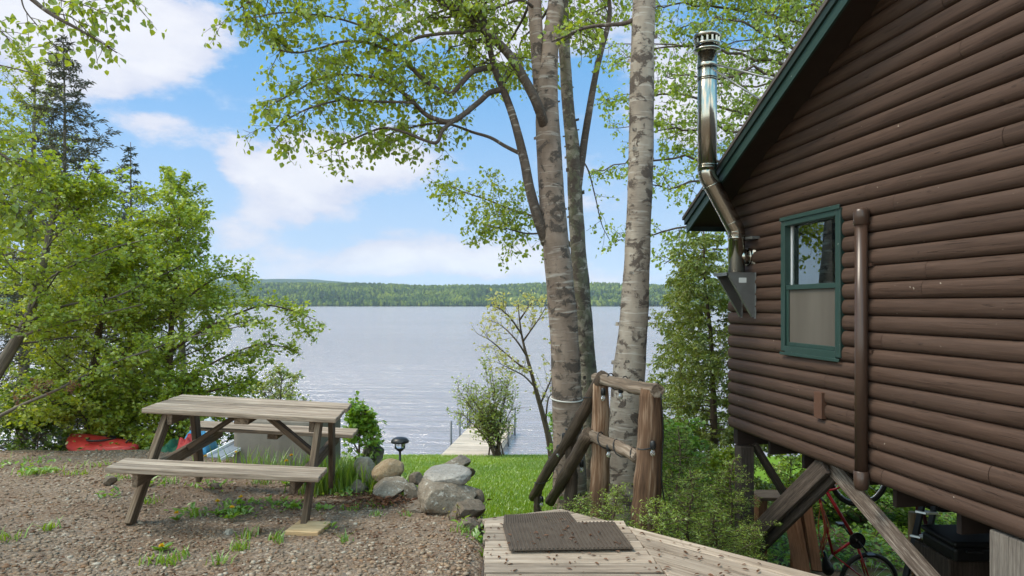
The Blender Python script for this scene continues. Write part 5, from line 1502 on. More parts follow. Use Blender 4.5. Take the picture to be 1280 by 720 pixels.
# dead orange spray on the low arching limb
rg = np.random.default_rng(3); lv = Leaves(3); q = MB(301)
b0 = P(60, 492, 8.55)
for (a, b) in (((12, 497), (55, 484)), ((45, 490), (66, 480)), ((80, 488), (102, 476)), ((60, 490), (30, 480))):
    lp = wander(rg, P(*a, 8.55) - b0, P(*b, 8.5) - P(*a, 8.55), np.linalg.norm(P(*b, 8.5) - P(*a, 8.55)), 6, 0.15)
    q.tube(lp, 0.003, 4); spray(rg, q, lv, lp, 0.003, 8, 0.14, 0.1, 1, 0, 0.2, -0.05, 0.4, 0.008, 0.04, 0.5, 0.5, 0.0015, 0.01)
dd = thing('dead_branch', 'withered orange brown spray caught on the low arching limb', 'branch', b0); q.build('twig', M['bark_dead'], dd); lv.build('dead_needles', M['leaf_dead'], dd, 0.35, LEAF4)

# birch standing off to the left: its twigs hang into the top left corner
Tl = [np.array([-6.3, 4.6, 0]), np.array([-6.25, 4.7, 2.0]), np.array([-6.1, 4.8, 4.0]), np.array([-6.0, 5.0, 6.2])]
OV_ = [
    (PP([(-380, -60), (-250, -70), (-120, -70), (-30, -45), (25, -12), (60, 15), (95, 35), (125, 52), (146, 66)], 5.2), 0.035, 0.004, 0, 0, 0, 0),
    (PP([(-120, -70), (-40, -60), (30, -45), (90, -25), (140, -14), (168, 2)], 5.2), 0.02, 0.004, 9, 0.34, 0.45, 0),
    (PP([(25, -12), (30, 10), (45, 30), (60, 48), (70, 60)], 5.2), 0.006, 0.003, 5, 0.28, 0.3, 0),
    (PP([(60, 15), (90, 22), (115, 45), (144, 62)], 5.2), 0.005, 0.003, 7, 0.24, 0.2, 0),
    (PP([(40, -10), (75, 0), (110, 8), (135, 20)], 5.3), 0.005, 0.003, 8, 0.26, 0.1, 0),
    (PP([(-200, -40), (-100, 0), (-40, 20), (-5, 35), (12, 50)], 5.3), 0.016, 0.004, 6, 0.26, 0.5, 0),
    (PP([(-330, 60), (-200, 100), (-100, 140), (-40, 170), (5, 195), (35, 215)], 6.2), 0.03, 0.005, 14, 0.42, 0.5, 1),
    (PP([(-200, 100), (-100, 80), (-30, 78), (20, 86), (48, 94)], 6.4), 0.016, 0.003, 0, 0.3, 0.5, 0),
    (PP([(-200, 120), (-100, 200), (-40, 240), (10, 255), (40, 265)], 6.4), 0.02, 0.005, 12, 0.42, 0.5, 1),
]
birch('birch off to the left whose leafy twigs hang into the top left corner', Tl, [0.16, 0.14, 0.12, 0.08], 'bark_c', OV_, 41, [(0.9, 2.0, 0.5, 1.8, 0.03, 9), (0.95, 3.6, 0.6, 1.8, 0.03, 9), (0.8, 1.0, 0.4, 1.6, 0.03, 0)], group=None)


# birches beyond the cabin: trunks behind the roof, limbs reaching left
def backbirch(label, px, Y, limbs, seed, ztop):
    rg = np.random.default_rng(seed)
    x = (px - CX) / F * Y; b = np.array([x, Y, tz(x, Y) - 0.2])
    t = thing('birch_tree', label, 'tree', b, 0, 'birch trees beyond the cabin')
    tb_, lb_, lv = MB(seed), MB(seed + 1), Leaves(seed)
    sp = trunk_mesh(tb_, [np.array([0.15 * math.sin(i), 0.1 * math.cos(i * 1.7), i * (ztop - b[2]) / 6]) for i in range(7)], [0.15, 0.13, 0.12, 0.1, 0.08, 0.055, 0.02], 14, 0.05)
    tb_.build('trunk', M['bark_c'], t)
    for (z0, tx_, ty_, dy, n, ln) in limbs:
        p0, _ = at(sp, (z0 - b[2]) / (ztop - b[2]))
        e = P(tx_, ty_, Y + dy) - b
        m1 = p0 * 0.6 + e * 0.4 + np.array([0, 0, 0.35 + rg.uniform(-.2, .2)]); m2 = p0 * 0.25 + e * 0.75 + np.array([0, 0, 0.25 + rg.uniform(-.15, .15)])
        lp = smooth_path([p0, m1, m2, e], 6); lp[1:-1] += rg.normal(0, 0.04, (len(lp) - 2, 3))
        lb_.tube(lp, taper(0.04, 0.008, len(lp)), 7, True, None, 0.05)
        spray(rg, lb_, lv, lp, 0.012, int(n * 1.7), ln, 0.2, 1.0, 1, 0.18, -0.04, 0.4, 0.042, 0.072, 0.7, 0.35, 0.005, 0.04, 5)
    lb_.build('limbs', M['bark_limb'], t); lv.build('crown', M['leaf_back'], t)


backbirch('birch behind the cabin roof whose limbs fan out left past the stovepipe', 1075, 12.6,
          [(2.6, 830, 330, 0, 15, 0.85), (3.0, 770, 300, 0.6, 15, 0.8), (3.5, 790, 235, -0.5, 16, 0.9), (4.0, 740, 215, 0.8, 14, 0.8), (4.4, 800, 170, 0, 16, 0.9), (4.8, 750, 130, 0.7, 14, 0.85), (5.2, 830, 95, -0.4, 16, 0.9), (5.6, 775, 75, 0.4, 14, 0.9),
           (6.0, 850, 35, 0, 17, 0.9), (6.4, 790, 20, 0.8, 15, 0.9), (6.8, 880, -15, 0, 16, 0.9), (7.2, 820, -30, 0.7, 14, 0.9), (6.5, 960, 20, -0.8, 13, 0.8), (5.0, 930, 130, 0.9, 12, 0.8), (4.2, 900, 200, 1.0, 12, 0.8), (7.5, 980, -30, 0.0, 13, 0.9)], 51, 9.5)
backbirch('second birch farther behind the cabin roof with sparse yellow green leaves', 1150, 16.5,
          [(4.0, 900, 280, 0, 12, 1.0), (5.0, 860, 190, 0, 12, 1.0), (5.5, 760, 160, 1, 13, 1.0), (6.2, 830, 110, -0.5, 13, 1.1), (7.0, 740, 60, 0.5, 13, 1.1), (7.6, 880, 60, 0, 13, 1.1), (8.3, 790, 0, 0, 13, 1.1), (8.8, 950, 0, 0.5, 13, 1.1), (9.3, 720, -20, 0, 12, 1.1)], 52, 12)


# ------------------------------------------------------------------ conifers
def conifer(name, label, base, H_, Lmax, nb_, needle, bark, seed, z0=0.15, droop=-0.05, nl=0.07, nw=0.28, sp_=0.02, twigs=7, r0=0.08, cat='tree', group=None, up=0.15, prof=1.0, hang=0.1, lean=(0, 0), flat=0.85, tl=0.4, lflat=0.8):
    rg = np.random.default_rng(seed); base = np.asarray(base, float)
    t = thing(name, label, cat, base, 0, group)
    tb_, lb_, lv = MB(seed), MB(seed + 1), Leaves(seed)
    tp = [np.array([lean[0] * i / 6 + 0.02 * math.sin(i * 2.1 + seed), lean[1] * i / 6, -0.1 + H_ * i / 6]) for i in range(7)]
    sp = trunk_mesh(tb_, tp, taper(r0, 0.006, 7), 10, 0.05); tb_.build('trunk', M[bark], t)
    for k in range(nb_):
        t_ = z0 + (0.985 - z0) * (k + rg.random() * 0.9) / nb_
        p, tg = at(sp, t_); az = k * 2.4 + rg.uniform(-0.6, 0.6)
        L = max(0.08, Lmax * (1 - (t_ - z0) / (1 - z0)) ** prof * rg.uniform(0.6, 1.15))
        d = nrm(np.array([math.cos(az), math.sin(az), up + rg.uniform(-0.15, 0.15)]))
        lp = wander(rg, p, d, L, 7, 0.07, droop); lp[-3:, 2] += np.array([0.02, 0.05, 0.09]) * L
        lb_.tube(lp, taper(max(0.004, r0 * 0.22 * (1 - t_)), 0.002, len(lp)), 5, False)
        lv.along(lp, sp_ * 1.3, nl, side=0.5, hang=hang, flat=lflat, t0=0.25, jit=0.012)
        spray(rg, lb_, lv, lp, 0.004, twigs, L * tl, 0.15, 1.0, 0, 0.1, droop, flat, sp_, nl, hang, lflat, 0.002, 0.012)
    lb_.build('branches', M[bark], t); lv.build('crown', M[needle], t, nw, LEAF4)
    return t


def gp(px, Y, dz=0.0):
    x = (px - CX) / F * Y; return np.array([x, Y, tz(x, Y) + dz])


def top_h(px, py, Y): return P(px, py, Y)[2] - gp(px, Y)[2]


conifer('spruce_tree', 'tall thin spruce with a bare greyish top above the left bank', gp(80, 13.5), top_h(80, 33, 13.5), 2.5, 150, 'needle_grey', 'bark_dead', 61, 0.12, -0.02, 0.10, 0.34, 0.016, 10, 0.1, prof=0.85, up=0.12)
conifer('spruce_tree', 'shorter dark spruce whose tip shows right of the tall one', gp(164, 15.5), top_h(164, 172, 15.5), 1.8, 95, 'needle_dark', 'bark_brown', 62, 0.1, -0.02, 0.10, 0.34, 0.018, 9, 0.09, prof=0.9)
conifer('cedar_tree', 'slim cedar with drooping lacy sprays between the handrail and the cabin', gp(903, 9.6), top_h(880, 270, 9.6), 1.05, 120, 'needle_cedar', 'bark_brown', 63, 0.12, -0.07, 0.06, 0.6, 0.012, 12, 0.075, prof=0.35, up=0.2, hang=0.5, lean=(-0.27, 0), flat=0.6, tl=0.5, lflat=0.4)
conifer('cedar_tree', 'shorter bushy cedar left of the slim one, close to the lake', gp(850, 11.5), top_h(846, 320, 11.5), 0.95, 80, 'needle_cedar', 'bark_brown', 64, 0.08, -0.06, 0.065, 0.6, 0.014, 10, 0.05, prof=0.5, up=0.2, hang=0.5, flat=0.6, tl=0.5, lflat=0.4)
FG = 'fir saplings right of the landing'
for i, (px, Y, h_, L, lb) in enumerate([(722, 5.95, 604, 0.42, 'small fir sapling at the foot of the middle handrail post'), (765, 5.6, 588, 0.46, 'low fir sapling between the two front handrail posts'), (812, 5.2, 606, 0.50, 'spreading low fir in front of the thick front handrail post'), (858, 5.9, 572, 0.5, 'fir sapling just right of the thick front handrail post'),
                                        (845, 7.4, 520, 0.75, 'taller fir sapling behind the one beside the front post'), (888, 5.7, 622, 0.45, 'bright tipped fir low beside the walkway edge'), (910, 6.6, 560, 0.6, 'fir sapling nearest to the cabin corner post'), (775, 7.6, 545, 0.5, 'fir sapling behind the white birch trunk'), (930, 6.1, 640, 0.4, 'little fir at the foot of the cabin braces')]):
    conifer('fir_sapling', lb, gp(px, Y, 0.0), top_h(px, h_, Y), L, 64, 'needle_fir', 'bark_brown', 70 + i, 0.12, -0.02, 0.032, 0.24, 0.0075, 8, 0.016, 'sapling', FG, 0.25, 0.6, 0.0, (0.03, -0.05), 0.85, 0.42)
for i, (px, Y, h_, lb) in enumerate([(48, 9.4, 0.85, 'small dark fir standing in the shade at the far left'), (18, 9.8, 0.7, 'tiny dark fir at the left edge behind the gravel')]):
    conifer('fir_sapling', lb, gp(px, Y), h_, 0.45, 34, 'needle_dark', 'bark_brown', 90 + i, 0.12, -0.02, 0.04, 0.26, 0.011, 7, 0.018, 'sapling', None, 0.2, 0.7)

# bank shrubs right of the handrail
broadleaf('leafy_shrub', 'leafy green shrub in the gap between handrail and cabin', PP([(835, 700), (838, 630), (842, 580), (846, 540)], 8.2), [0.02, 0.015, 0.01, 0.005], 22, 0.7, 'bark_brown', 'leaf_lush', 121, 0.1, 0.4, 6, 0.045, 0.055, cat='shrub')
broadleaf('leafy_shrub', 'leafy shrub below the slim cedar near the cabin corner', PP([(895, 720), (897, 660), (899, 610), (900, 575)], 8.6), [0.02, 0.015, 0.01, 0.005], 22, 0.7, 'bark_brown', 'leaf_maple', 122, 0.1, 0.4, 6, 0.045, 0.055, cat='shrub')
broadleaf('leafy_shrub', 'dim green shrub far under the cabin beyond the red bike', PP([(1075, 690), (1076, 650), (1078, 620), (1080, 590)], 10.8), [0.02, 0.015, 0.01, 0.005], 24, 1.1, 'bark_brown', 'leaf_lush', 123, 0.1, 0.35, 6, 0.05, 0.06, cat='shrub')
broadleaf('leafy_shrub', 'loose green shrub at the back of the cabin posts', PP([(985, 690), (986, 640), (988, 590), (990, 540)], 11.2), [0.02, 0.015, 0.01, 0.005], 24, 1.1, 'bark_brown', 'leaf_maple', 124, 0.1, 0.4, 6, 0.05, 0.06, cat='shrub')
broadleaf('leafy_shrub', 'green bushes under the cabin beyond the stepladder', PP([(1150, 690), (1151, 650), (1152, 620), (1154, 590)], 10.5), [0.02, 0.015, 0.01, 0.005], 22, 1.1, 'bark_brown', 'leaf_lush', 125, 0.1, 0.35, 6, 0.05, 0.06, cat='shrub')

# shore willow and the bare sapling
rg = np.random.default_rng(8); b0 = gp(621, 20.2); wl = thing('shore_bush', 'round many stemmed bush on the lake shore beside the dock', 'bush', b0); q, lv = MB(401), Leaves(401)
for i in range(20):
    px = 620 + rg.uniform(-56, 48); py = rg.uniform(436, 480) + abs(px - 621) * 0.9
    e = P(px, py, 20.2 + rg.uniform(-0.6, 0.6)) - b0; s_ = np.array([rg.normal(0, 0.12), rg.normal(0, 0.1), -0.1])
    lp = smooth_path([s_, s_ + (e - s_) * np.array([0.3, 0.3, 0.45]), e], 7); q.tube(lp, taper(0.03, 0.006, len(lp)), 6)
    spray(rg, q, lv, lp, 0.008, 12, 0.75, 0.25, 1.0, 0, 0.14, 0.02, 0.1, 0.06, 0.085, -0.1, 0.4, 0.006, 0.05, 5, 0.5)
    spray(rg, q, lv, lp, 0.008, 6, 0.6, 0.3, 1.0, 1, 0.14, 0.0, 0.1, 0.07, 0.08, -0.1, 0.4, 0.005, 0.05, 4, 0.4)
q.build('stems', M['bark_brown'], wl); lv.build('crown', M['leaf_willow'], wl, 0.75)
b0 = gp(691, 19.0); bs = thing('bare_sapling', 'thin dark sapling with few pale yellow buds at the shore', 'tree', b0); q, lv = MB(402), Leaves(402)
tp = [P(a, b, 19.0) - b0 for a, b in ((691, 566), (686, 548), (679, 520), (672, 495), (664, 465), (657, 440), (652, 418), (649, 396), (648, 380))]; tp[0][2] = -0.1
sp = trunk_mesh(q, tp, [0.11, 0.09, 0.075, 0.065, 0.05, 0.04, 0.03, 0.02, 0.01], 10, 0.06)
q.build('trunk', M['log_dark'], bs); q = MB(403)
for (a, lst) in ((0.32, [(682, 490), (690, 470), (696, 440), (698, 405)]), (0.5, [(648, 455), (630, 440), (612, 425), (598, 418)]), (0.6, [(645, 425), (628, 408), (612, 400)]), (0.42, [(655, 470), (640, 462), (620, 452)]), (0.7, [(662, 415), (676, 395), (684, 380)]), (0.75, [(640, 400), (628, 388), (620, 384)]), (0.2, [(685, 500), (692, 490), (698, 480)]), (0.85, [(655, 392), (662, 382), (668, 376)])):
    p, _ = at(sp, a); lp = smooth_path([p] + [P(x, y, 19.0 + rg.uniform(-.5, .5)) - b0 for x, y in lst], 5); q.tube(lp, taper(0.03, 0.008, len(lp)), 6)
    spray(rg, q, lv, lp, 0.008, 14, 0.8, 0.3, 1, 0, 0.16, 0.02, 0.2, 0.05, 0.10, 0.0, 0.3, 0.006, 0.05, 4, 0.4)
q.build('branches', M['log_dark'], bs); lv.build('crown', M['leaf_bud'], bs, 0.8)
broadleaf('leafy_shrub', 'small light green shrub at the foot of the bare sapling', PP([(697, 572), (697, 550), (698, 530), (699, 515)], 17.5), [0.02, 0.015, 0.01, 0.005], 14, 0.45, 'bark_brown', 'leaf_lush', 131, 0.1, 0.5, 5, 0.06, 0.075, cat='shrub')

# ------------------------------------------------------------------ ground growth nobody could count
def blades(name, pts, hgt, mat, seed, lean=0.35, w0=0.006):
    rg = np.random.default_rng(seed); n = len(pts); a = rg.uniform(0, 6.28, n); h = hgt * rg.uniform(0.55, 1.25, n)
    sd_ = np.stack([np.cos(a), np.sin(a), np.zeros(n)], 1); ld = np.stack([-np.sin(a), np.cos(a), np.zeros(n)], 1) * (h * lean * rg.uniform(0.2, 1.5, n))[:, None]
    w_ = (w0 * rg.uniform(0.7, 1.4, n))[:, None]; up = np.array([0, 0, 1.0])[None] * h[:, None]
    v = np.stack([pts - sd_ * w_, pts + sd_ * w_, pts + up * 0.6 + ld * 0.35 + sd_ * w_ * 0.7, pts + up * 0.6 + ld * 0.35 - sd_ * w_ * 0.7, pts + up + ld], 1)
    k = np.arange(n)[:, None] * 5
    q4 = k + np.array([[0, 1, 2, 3]]); t3 = k + np.array([[3, 2, 4, 4]])
    f = np.concatenate([q4, ], 0)
    me_f = np.concatenate([k + np.array([[0, 1, 2]]), k + np.array([[0, 2, 3]]), k + np.array([[3, 2, 4]])], 0)
    me = mesh_np(name, v.reshape(-1, 3), me_f, {'rnd': np.repeat(np.clip(rg.random(n) * 0.6 + 0.2 + 0.55 * np.array([mnoise.noise(Vector((p[0] * 0.8, p[1] * 0.5, 2))) for p in pts]), 0, 1), 5)}, False)
    return tag(obj(name, me, M[mat]), kind='stuff')


def on_ground(x, y, dz=-0.005): return np.stack([x, y, terrain_z(x, y) + dz], 1)


rg = np.random.default_rng(12)
n = 150000; x = rg.uniform(-4.2, 3.2, n); y = 8.0 + 13.0 * rg.random(n) ** 0.9
k = (y > edge_y(x) + 1.0); x, y = x[k], y[k]
blades('lawn_grass', on_ground(x, y), 0.085, 'grass', 13, 0.5, 0.007)
cl = []
for (px, py, Y, n, r) in [(424, 590, 6.9, 150, 0.16), (436, 596, 6.85, 150, 0.16), (452, 585, 7.2, 260, 0.22), (480, 570, 7.3, 320, 0.25), (520, 580, 7.1, 380, 0.28), (545, 580, 7.4, 300, 0.25), (500, 582, 7.0, 220, 0.2), (395, 600, 6.7, 120, 0.1), (410, 575, 7.4, 260, 0.25), (575, 575, 7.8, 260, 0.3), (350, 575, 7.5, 60, 0.3), (312, 570, 7.5, 50, 0.2), (965, 665, 6.4, 120, 0.12), (1255, 705, 4.0, 60, 0.12), (965, 668, 6.6, 60, .1)]:
    X_ = (px - CX) / F * Y; cl.append(np.stack([X_ + rg.normal(0, r, n), Y + rg.normal(0, r * 0.6, n)], 1))
cl = np.concatenate(cl)
blades('tall_grass', on_ground(cl[:, 0], cl[:, 1], -0.01), 0.30, 'grass_tall', 14, 0.45, 0.006)
cl = []
for (px, py, n, r) in [(60, 585, 60, 0.07), (40, 588, 40, 0.06), (95, 590, 25, 0.05), (150, 596, 30, 0.06), (185, 632, 40, 0.05), (200, 715, 40, 0.05), (8, 697, 30, 0.05), (60, 678, 20, 0.03), (275, 715, 20, 0.04), (225, 708, 20, 0.04), (300, 690, 25, 0.03), (430, 680, 15, 0.03), (345, 675, 20, 0.03), (305, 672, 22, 0.04), (245, 643, 30, 0.04), (348, 680, 10, 0.02), (470, 640, 30, 0.03), (580, 665, 30, 0.05), (510, 640, 14, 0.02), (608, 690, 20, 0.02), (120, 575, 30, 0.1), (200, 575, 30, 0.1), (20, 570, 50, 0.2), (440, 630, 30, 0.06), (330, 590, 30, 0.08), (210, 600, 30, 0.06), (470, 622, 20, .05), (430, 600, 40, .06)]:
    X_, Y_ = G(px, py, -0.08); cl.append(np.stack([X_ + rg.normal(0, r, n), Y_ + rg.normal(0, r, n)], 1))
c1 = np.concatenate(cl)
blades('weeds', on_ground(c1[:, 0], c1[:, 1], -0.004), 0.068, 'grass_tall', 15, 0.9, 0.006)
lv = Leaves(16)
for (px, py, n, r) in [(50, 587, 40, 0.09), (200, 590, 30, 0.08), (185, 605, 25, 0.06), (290, 635, 30, 0.07), (305, 625, 30, 0.07), (355, 622, 60, 0.09), (235, 640, 24, 0.06), (300, 640, 30, 0.08), (140, 625, 16, 0.05), (400, 630, 30, 0.08), (365, 628, 20, .05), (202, 696, 10, 0.03), (410, 660, 12, 0.03), (440, 605, 40, 0.12), (600, 672, 30, 0.06), (590, 655, 30, 0.06), (690, 640, 12, 0.03), (265, 600, 30, .1), (30, 575, 40, .2)]:
    X_, Y_ = G(px, py, -0.08); x = X_ + rg.normal(0, r, n); y = Y_ + rg.normal(0, r, n); a = rg.uniform(0, 6.28, n)
    p_ = on_ground(x, y, 0.0); p_[:, 2] += rg.uniform(0.0, 0.04, n)
    lv.add(p_, np.stack([np.cos(a), np.sin(a), rg.uniform(0.2, 1.2, n)], 1), np.stack([-np.cos(a), -np.sin(a), np.full(n, 1.0)], 1), rg.uniform(0.03, 0.075, n))
tag(lv.build('leafy_weeds', M['leaf_lush'], None, 0.7), kind='stuff')
lv = Leaves(17)
n = 26000; x = rg.uniform(1.0, 7.5, n); y = rg.uniform(5.9, 14, n)
dn = np.array([mnoise.noise(Vector((a * 1.1, b * 1.1, 3))) for a, b in zip(x, y)])
k = (dn > -0.12) & ~((x > 2.3) & (y < 8.7)); x, y, dn = x[k], y[k], dn[k]; n = len(x)
p_ = on_ground(x, y, 0.0); p_[:, 2] += rg.random(n) ** 1.3 * (0.14 + 0.42 * np.clip(dn + 0.1, 0, 1)); a = rg.uniform(0, 6.28, n)
lv.add(p_, np.stack([np.cos(a), np.sin(a), rg.uniform(-0.4, 0.8, n)], 1), np.stack([rg.normal(0, .4, n), rg.normal(0, .4, n), np.full(n, 1.0)], 1), rg.uniform(0.04, 0.10, n))
tag(lv.build('undergrowth', M['leaf_lush'], None, 0.7), kind='stuff')
lv = Leaves(27)
n = 15000; x = rg.uniform(-12, -1.9, n); y = rg.uniform(8.4, 13, n)
k = y > edge_y(x) + 0.15; x, y = x[k], y[k]; n = len(x); p_ = on_ground(x, y, 0.0); p_[:, 2] += rg.random(n) * 0.4; a = rg.uniform(0, 6.28, n)
lv.add(p_, np.stack([np.cos(a), np.sin(a), rg.uniform(-0.2, 0.8, n)], 1), np.stack([rg.normal(0, .4, n), rg.normal(0, .4, n), np.full(n, 1.0)], 1), rg.uniform(0.04, 0.085, n))
tag(lv.build('bank_undergrowth', M['leaf_deep'], None, 0.8), kind='stuff')

# fallen bits
lv = Leaves(18); n = 260
x = rg.uniform(-0.2, 1.6, n); y = rg.uniform(3.9, 5.6, n); a = rg.uniform(0, 6.28, n)
k = (x < 0.85) | ((x - 0.813) * 0.675 + (y - 5.14) * 0.738 < -0.02)
k &= ~((y > 5.18) & (x > 0.5)); x, y, a = x[k], y[k], a[k]; n = len(x)
onmat = (x > -0.05) & (x < 0.8) & (y > 4.6) & (y < 5.25)
zz = np.where(onmat, 0.036, np.where(y > 5.2, -0.036, 0.008))
lv.add(np.stack([x, y, zz], 1), np.stack([np.cos(a), np.sin(a), rg.uniform(-0.05, 0.15, n)], 1), np.stack([rg.normal(0, .3, n), rg.normal(0, .3, n), np.ones(n)], 1), rg.uniform(0.015, 0.05, n))
n = 6000; x = rg.uniform(-6, -0.15, n); y = rg.uniform(3.6, 7.6, n); a = rg.uniform(0, 6.28, n)
dn = np.array([mnoise.noise(Vector((p * 1.4, r * 1.4, 8))) for p, r in zip(x, y)]); k = (dn + rg.normal(0, .15, n) > 0.0) & (y < edge_y(x)); x, y, a = x[k], y[k], a[k]; n = len(x)
lv.add(on_ground(x, y, 0.012), np.stack([np.cos(a), np.sin(a), rg.uniform(-0.05, 0.25, n)], 1), np.stack([rg.normal(0, .4, n), rg.normal(0, .4, n), np.ones(n)], 1), rg.uniform(0.015, 0.045, n))
n = 420; x = rg.normal(-1.2, 0.28, n); y = rg.normal(6.15, 0.14, n); a = rg.uniform(0, 6.28, n)
lv.add(on_ground(x, y, 0.03) + np.stack([0 * x, 0 * x, rg.uniform(0, 0.05, n)], 1), np.stack([np.cos(a), np.sin(a), rg.uniform(-0.1, 0.5, n)], 1), np.stack([rg.normal(0, .5, n), rg.normal(0, .5, n), np.ones(n)], 1), rg.uniform(0.03, 0.07, n))
tag(lv.build('leaf_litter', M['litter'], None, 0.42), kind='stuff')

# gravel
ico = None
bm = bmesh.new(); bmesh.ops.create_icosphere(bm, subdivisions=1, radius=1.0); iv = np.array([v.co for v in bm.verts]); if_ = np.array([[v.index for v in f.verts] for f in bm.faces]); bm.free()
n = 30000
y = 3.5 + 5.4 * rg.random(n) ** 1.7; x = -0.28 - rg.random(n) * (y * 0.78)
dn = np.array([mnoise.fractal(Vector((a * 1.2, b * 1.2, 5)), 1, 2, 3) for a, b in zip(x, y)])
k = (y < edge_y(x) - 0.05) & (rg.random(n) < 0.62 + 0.55 * dn) & (x < -0.26); x, y = x[k], y[k]; n = len(x)
r = 0.005 + 0.014 * rg.random(n) ** 2.4
sc3 = rg.uniform(0.6, 1.3, (n, 1, 3)) * np.array([1.25, 1, 0.55]); jit = 1 + rg.normal(0, 0.16, (n, len(iv), 1))
an = rg.uniform(0, 6.28, n); ca, sa = np.cos(an)[:, None], np.sin(an)[:, None]
vv = iv[None] * sc3 * jit * r[:, None, None]
vx, vy = vv[..., 0] * ca - vv[..., 1] * sa, vv[..., 0] * sa + vv[..., 1] * ca
bz = np.array([mnoise.fractal(Vector((a * 1.1, b * 1.1, 0)), 1, 2, 4) for a, b in zip(x, y)]) * 0.025
vv = np.stack([vx + x[:, None], vy + y[:, None], vv[..., 2] + (terrain_z(x, y) + bz + r * 0.15)[:, None]], -1)
M['pebble'] = material('gravel stones', lambda t: t.principled(t.ramp(t.attr('rnd').outputs['Fac'], [(0, (0.08, 0.05, 0.034)), (0.12, (0.24, 0.14, 0.08)), (0.24, (0.16, 0.12, 0.09)), (0.36, (0.31, 0.21, 0.135)), (0.5, (0.21, 0.155, 0.11)), (0.62, (0.28, 0.215, 0.16)), (0.75, (0.22, 0.14, 0.09)), (0.87, (0.32, 0.25, 0.185)), (1, (0.42, 0.36, 0.29))]), 0.9, spec=0.2))
me = mesh_np('gravel', vv.reshape(-1, 3), (if_[None] + (np.arange(n) * len(iv))[:, None, None]).reshape(-1, 3), {'rnd': np.repeat(rg.random(n), len(iv))}, True)
tag(obj('gravel', me, M['pebble']), kind='stuff')

# dandelions
for i, (px, py, gy, lb) in enumerate([(272, 626, 642, 'yellow dandelion on the gravel under the front bench, the left of the middle pair'), (290, 634, 648, 'biggest yellow dandelion on the gravel under the front bench'), (221, 641, 655, 'yellow dandelion near the front left table leg'), (202, 694, 702, 'yellow dandelion on the open gravel nearest to the viewer'), (301, 621, 636, 'pale yellow dandelion in the weeds behind the biggest one'), (295, 565, 580, 'yellow dandelion in front of the grey panel, its right one'), (257, 570, 582, 'yellow dandelion at the foot of the grey panel, its left one'), (364, 569, 590, 'tallest yellow dandelion before the concrete block'), (358, 576, 592, 'second yellow dandelion before the concrete block, just below the tallest')]):
    X_, Y_ = G(px, gy, -0.1); b = np.array([X_, Y_, tz(X_, Y_)]); Y_ = b[1]
    t = thing('dandelion', lb, 'flower', b, 0, 'dandelions on the gravel')
    tip = P(px, py, Y_) - b; tip[2] = max(0.04, tip[2]); s_ = tip[2]
    q = MB(500 + i); q.tube(smooth_path([(0, 0, -0.01), (tip[0] * 0.4 + 0.006, 0, s_ * 0.5), (tip[0], 0, s_ - 0.004)], 5), 0.0025, 6); q.build('stem', M['leaf_lush'], t)
    lv = Leaves(500 + i); m = 70; a = rg.uniform(0, 6.28, m); e = rg.uniform(0.05, 1.4, m)
    lv.add(np.tile([tip[0], 0, s_ - 0.004], (m, 1)), np.stack([np.cos(a) * np.cos(e), np.sin(a) * np.cos(e), np.sin(e)], 1), np.stack([-np.cos(a) * np.sin(e), -np.sin(a) * np.sin(e), np.cos(e)], 1), rg.uniform(0.017, 0.025, m)); lv.build('flower_head', M['petal'], t, 0.45)
    lv = Leaves(520 + i); m = 11; a = rg.uniform(0, 6.28, m)
    lv.add(np.zeros((m, 3)) + [0, 0, 0.004], np.stack([np.cos(a), np.sin(a), rg.uniform(0.2, 0.9, m)], 1), np.stack([-np.cos(a), -np.sin(a), np.ones(m) * 2], 1), rg.uniform(0.05, 0.10, m)); lv.build('leaves', M['leaf_lush'], t, 0.38)

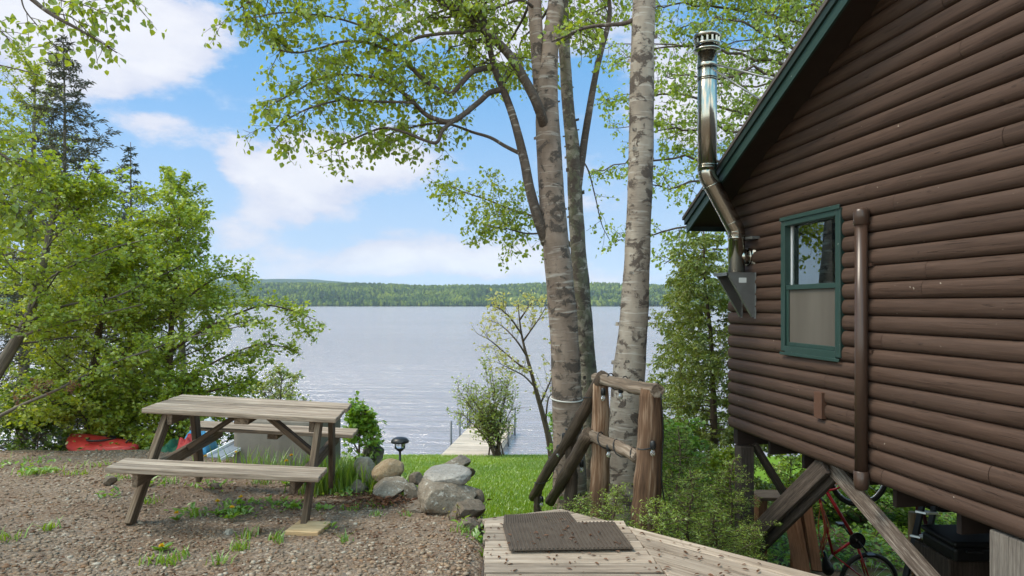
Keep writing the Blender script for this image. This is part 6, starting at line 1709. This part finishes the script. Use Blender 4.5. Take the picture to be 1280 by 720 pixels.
# a few single plants
def stemplant(name, label, base, n, h, L, mat, seed, lsize, width=0.7, spread=0.35):
    rg = np.random.default_rng(seed); t = thing(name, label, 'plant', base); q, lv = MB(seed), Leaves(seed)
    for i in range(n):
        a = rg.uniform(0, 6.28); d = np.array([math.cos(a) * spread, math.sin(a) * spread, 1.0])
        lp = wander(rg, (rg.normal(0, 0.03), rg.normal(0, 0.03), -0.02), d, h * rg.uniform(0.6, 1.1), 6, 0.08, 0.0); q.tube(lp, taper(0.005, 0.002, len(lp)), 5)
        lv.along(lp, L, lsize, side=1.0, hang=0.25, flat=0.8, t0=0.3, jit=0.01)
    q.build('stems', M['bark_brown'], t); lv.build('leaves', M[mat], t, width)


M['leaf_pale'] = leafmat('pale yellow leaf', (0.18, 0.17, 0.05), (0.34, 0.30, 0.12), 0.4)
M['leaf_russet'] = leafmat('russet leaf', (0.10, 0.055, 0.03), (0.19, 0.14, 0.045), 0.35)
stemplant('young_plant', 'young plant with pale yellowish leaves in front of the black case', gp(1218, 4.9, 0.05), 10, 0.42, 0.035, 'leaf_pale', 601, 0.075)
stemplant('russet_plant', 'russet leaved plant right of the solar lamp', gp(540, 7.3), 9, 0.40, 0.04, 'leaf_russet', 602, 0.07)
stemplant('russet_plant', 'small russet sprig at the right end of the big boulder', gp(600, 6.25, 0.1), 6, 0.42, 0.04, 'leaf_russet', 603, 0.055)
stemplant('young_plant', 'yellow green seedling in front of the biggest boulder', gp(571, 5.6), 4, 0.16, 0.03, 'leaf_pale', 604, 0.045)
stemplant('young_plant', 'leafy young plant at the foot of the sloping handrail', gp(690, 7.4), 12, 0.55, 0.045, 'leaf_lush', 605, 0.05)
stemplant('young_plant', 'yellow green plant under the cabin in front of the red bike wheel', gp(1080, 6.9), 9, 0.35, 0.04, 'leaf_pale', 606, 0.05)
stemplant('reed_plant', 'thin upright reed rising left of the solar lamp', gp(488, 7.3), 2, 0.62, 0.12, 'leaf_lush', 607, 0.06, 0.25, 0.06)

# ------------------------------------------------------------------ air
HZ = MB(700); HZ.box(-3200, 3200, -700, 5000, -12, 260)
def haze_mat():
    m = bpy.data.materials.new('pale air'); m.use_nodes = True; nt = m.node_tree
    for x in list(nt.nodes): nt.nodes.remove(x)
    v = nt.nodes.new('ShaderNodeVolumePrincipled'); v.inputs['Color'].default_value = (0.74, 0.86, 1.0, 1); v.inputs['Density'].default_value = 0.00009; v.inputs['Anisotropy'].default_value = 0.0
    o = nt.nodes.new('ShaderNodeOutputMaterial'); nt.links.new(v.outputs[0], o.inputs['Volume']); return m


tag(HZ.build('haze', haze_mat()), kind='stuff')
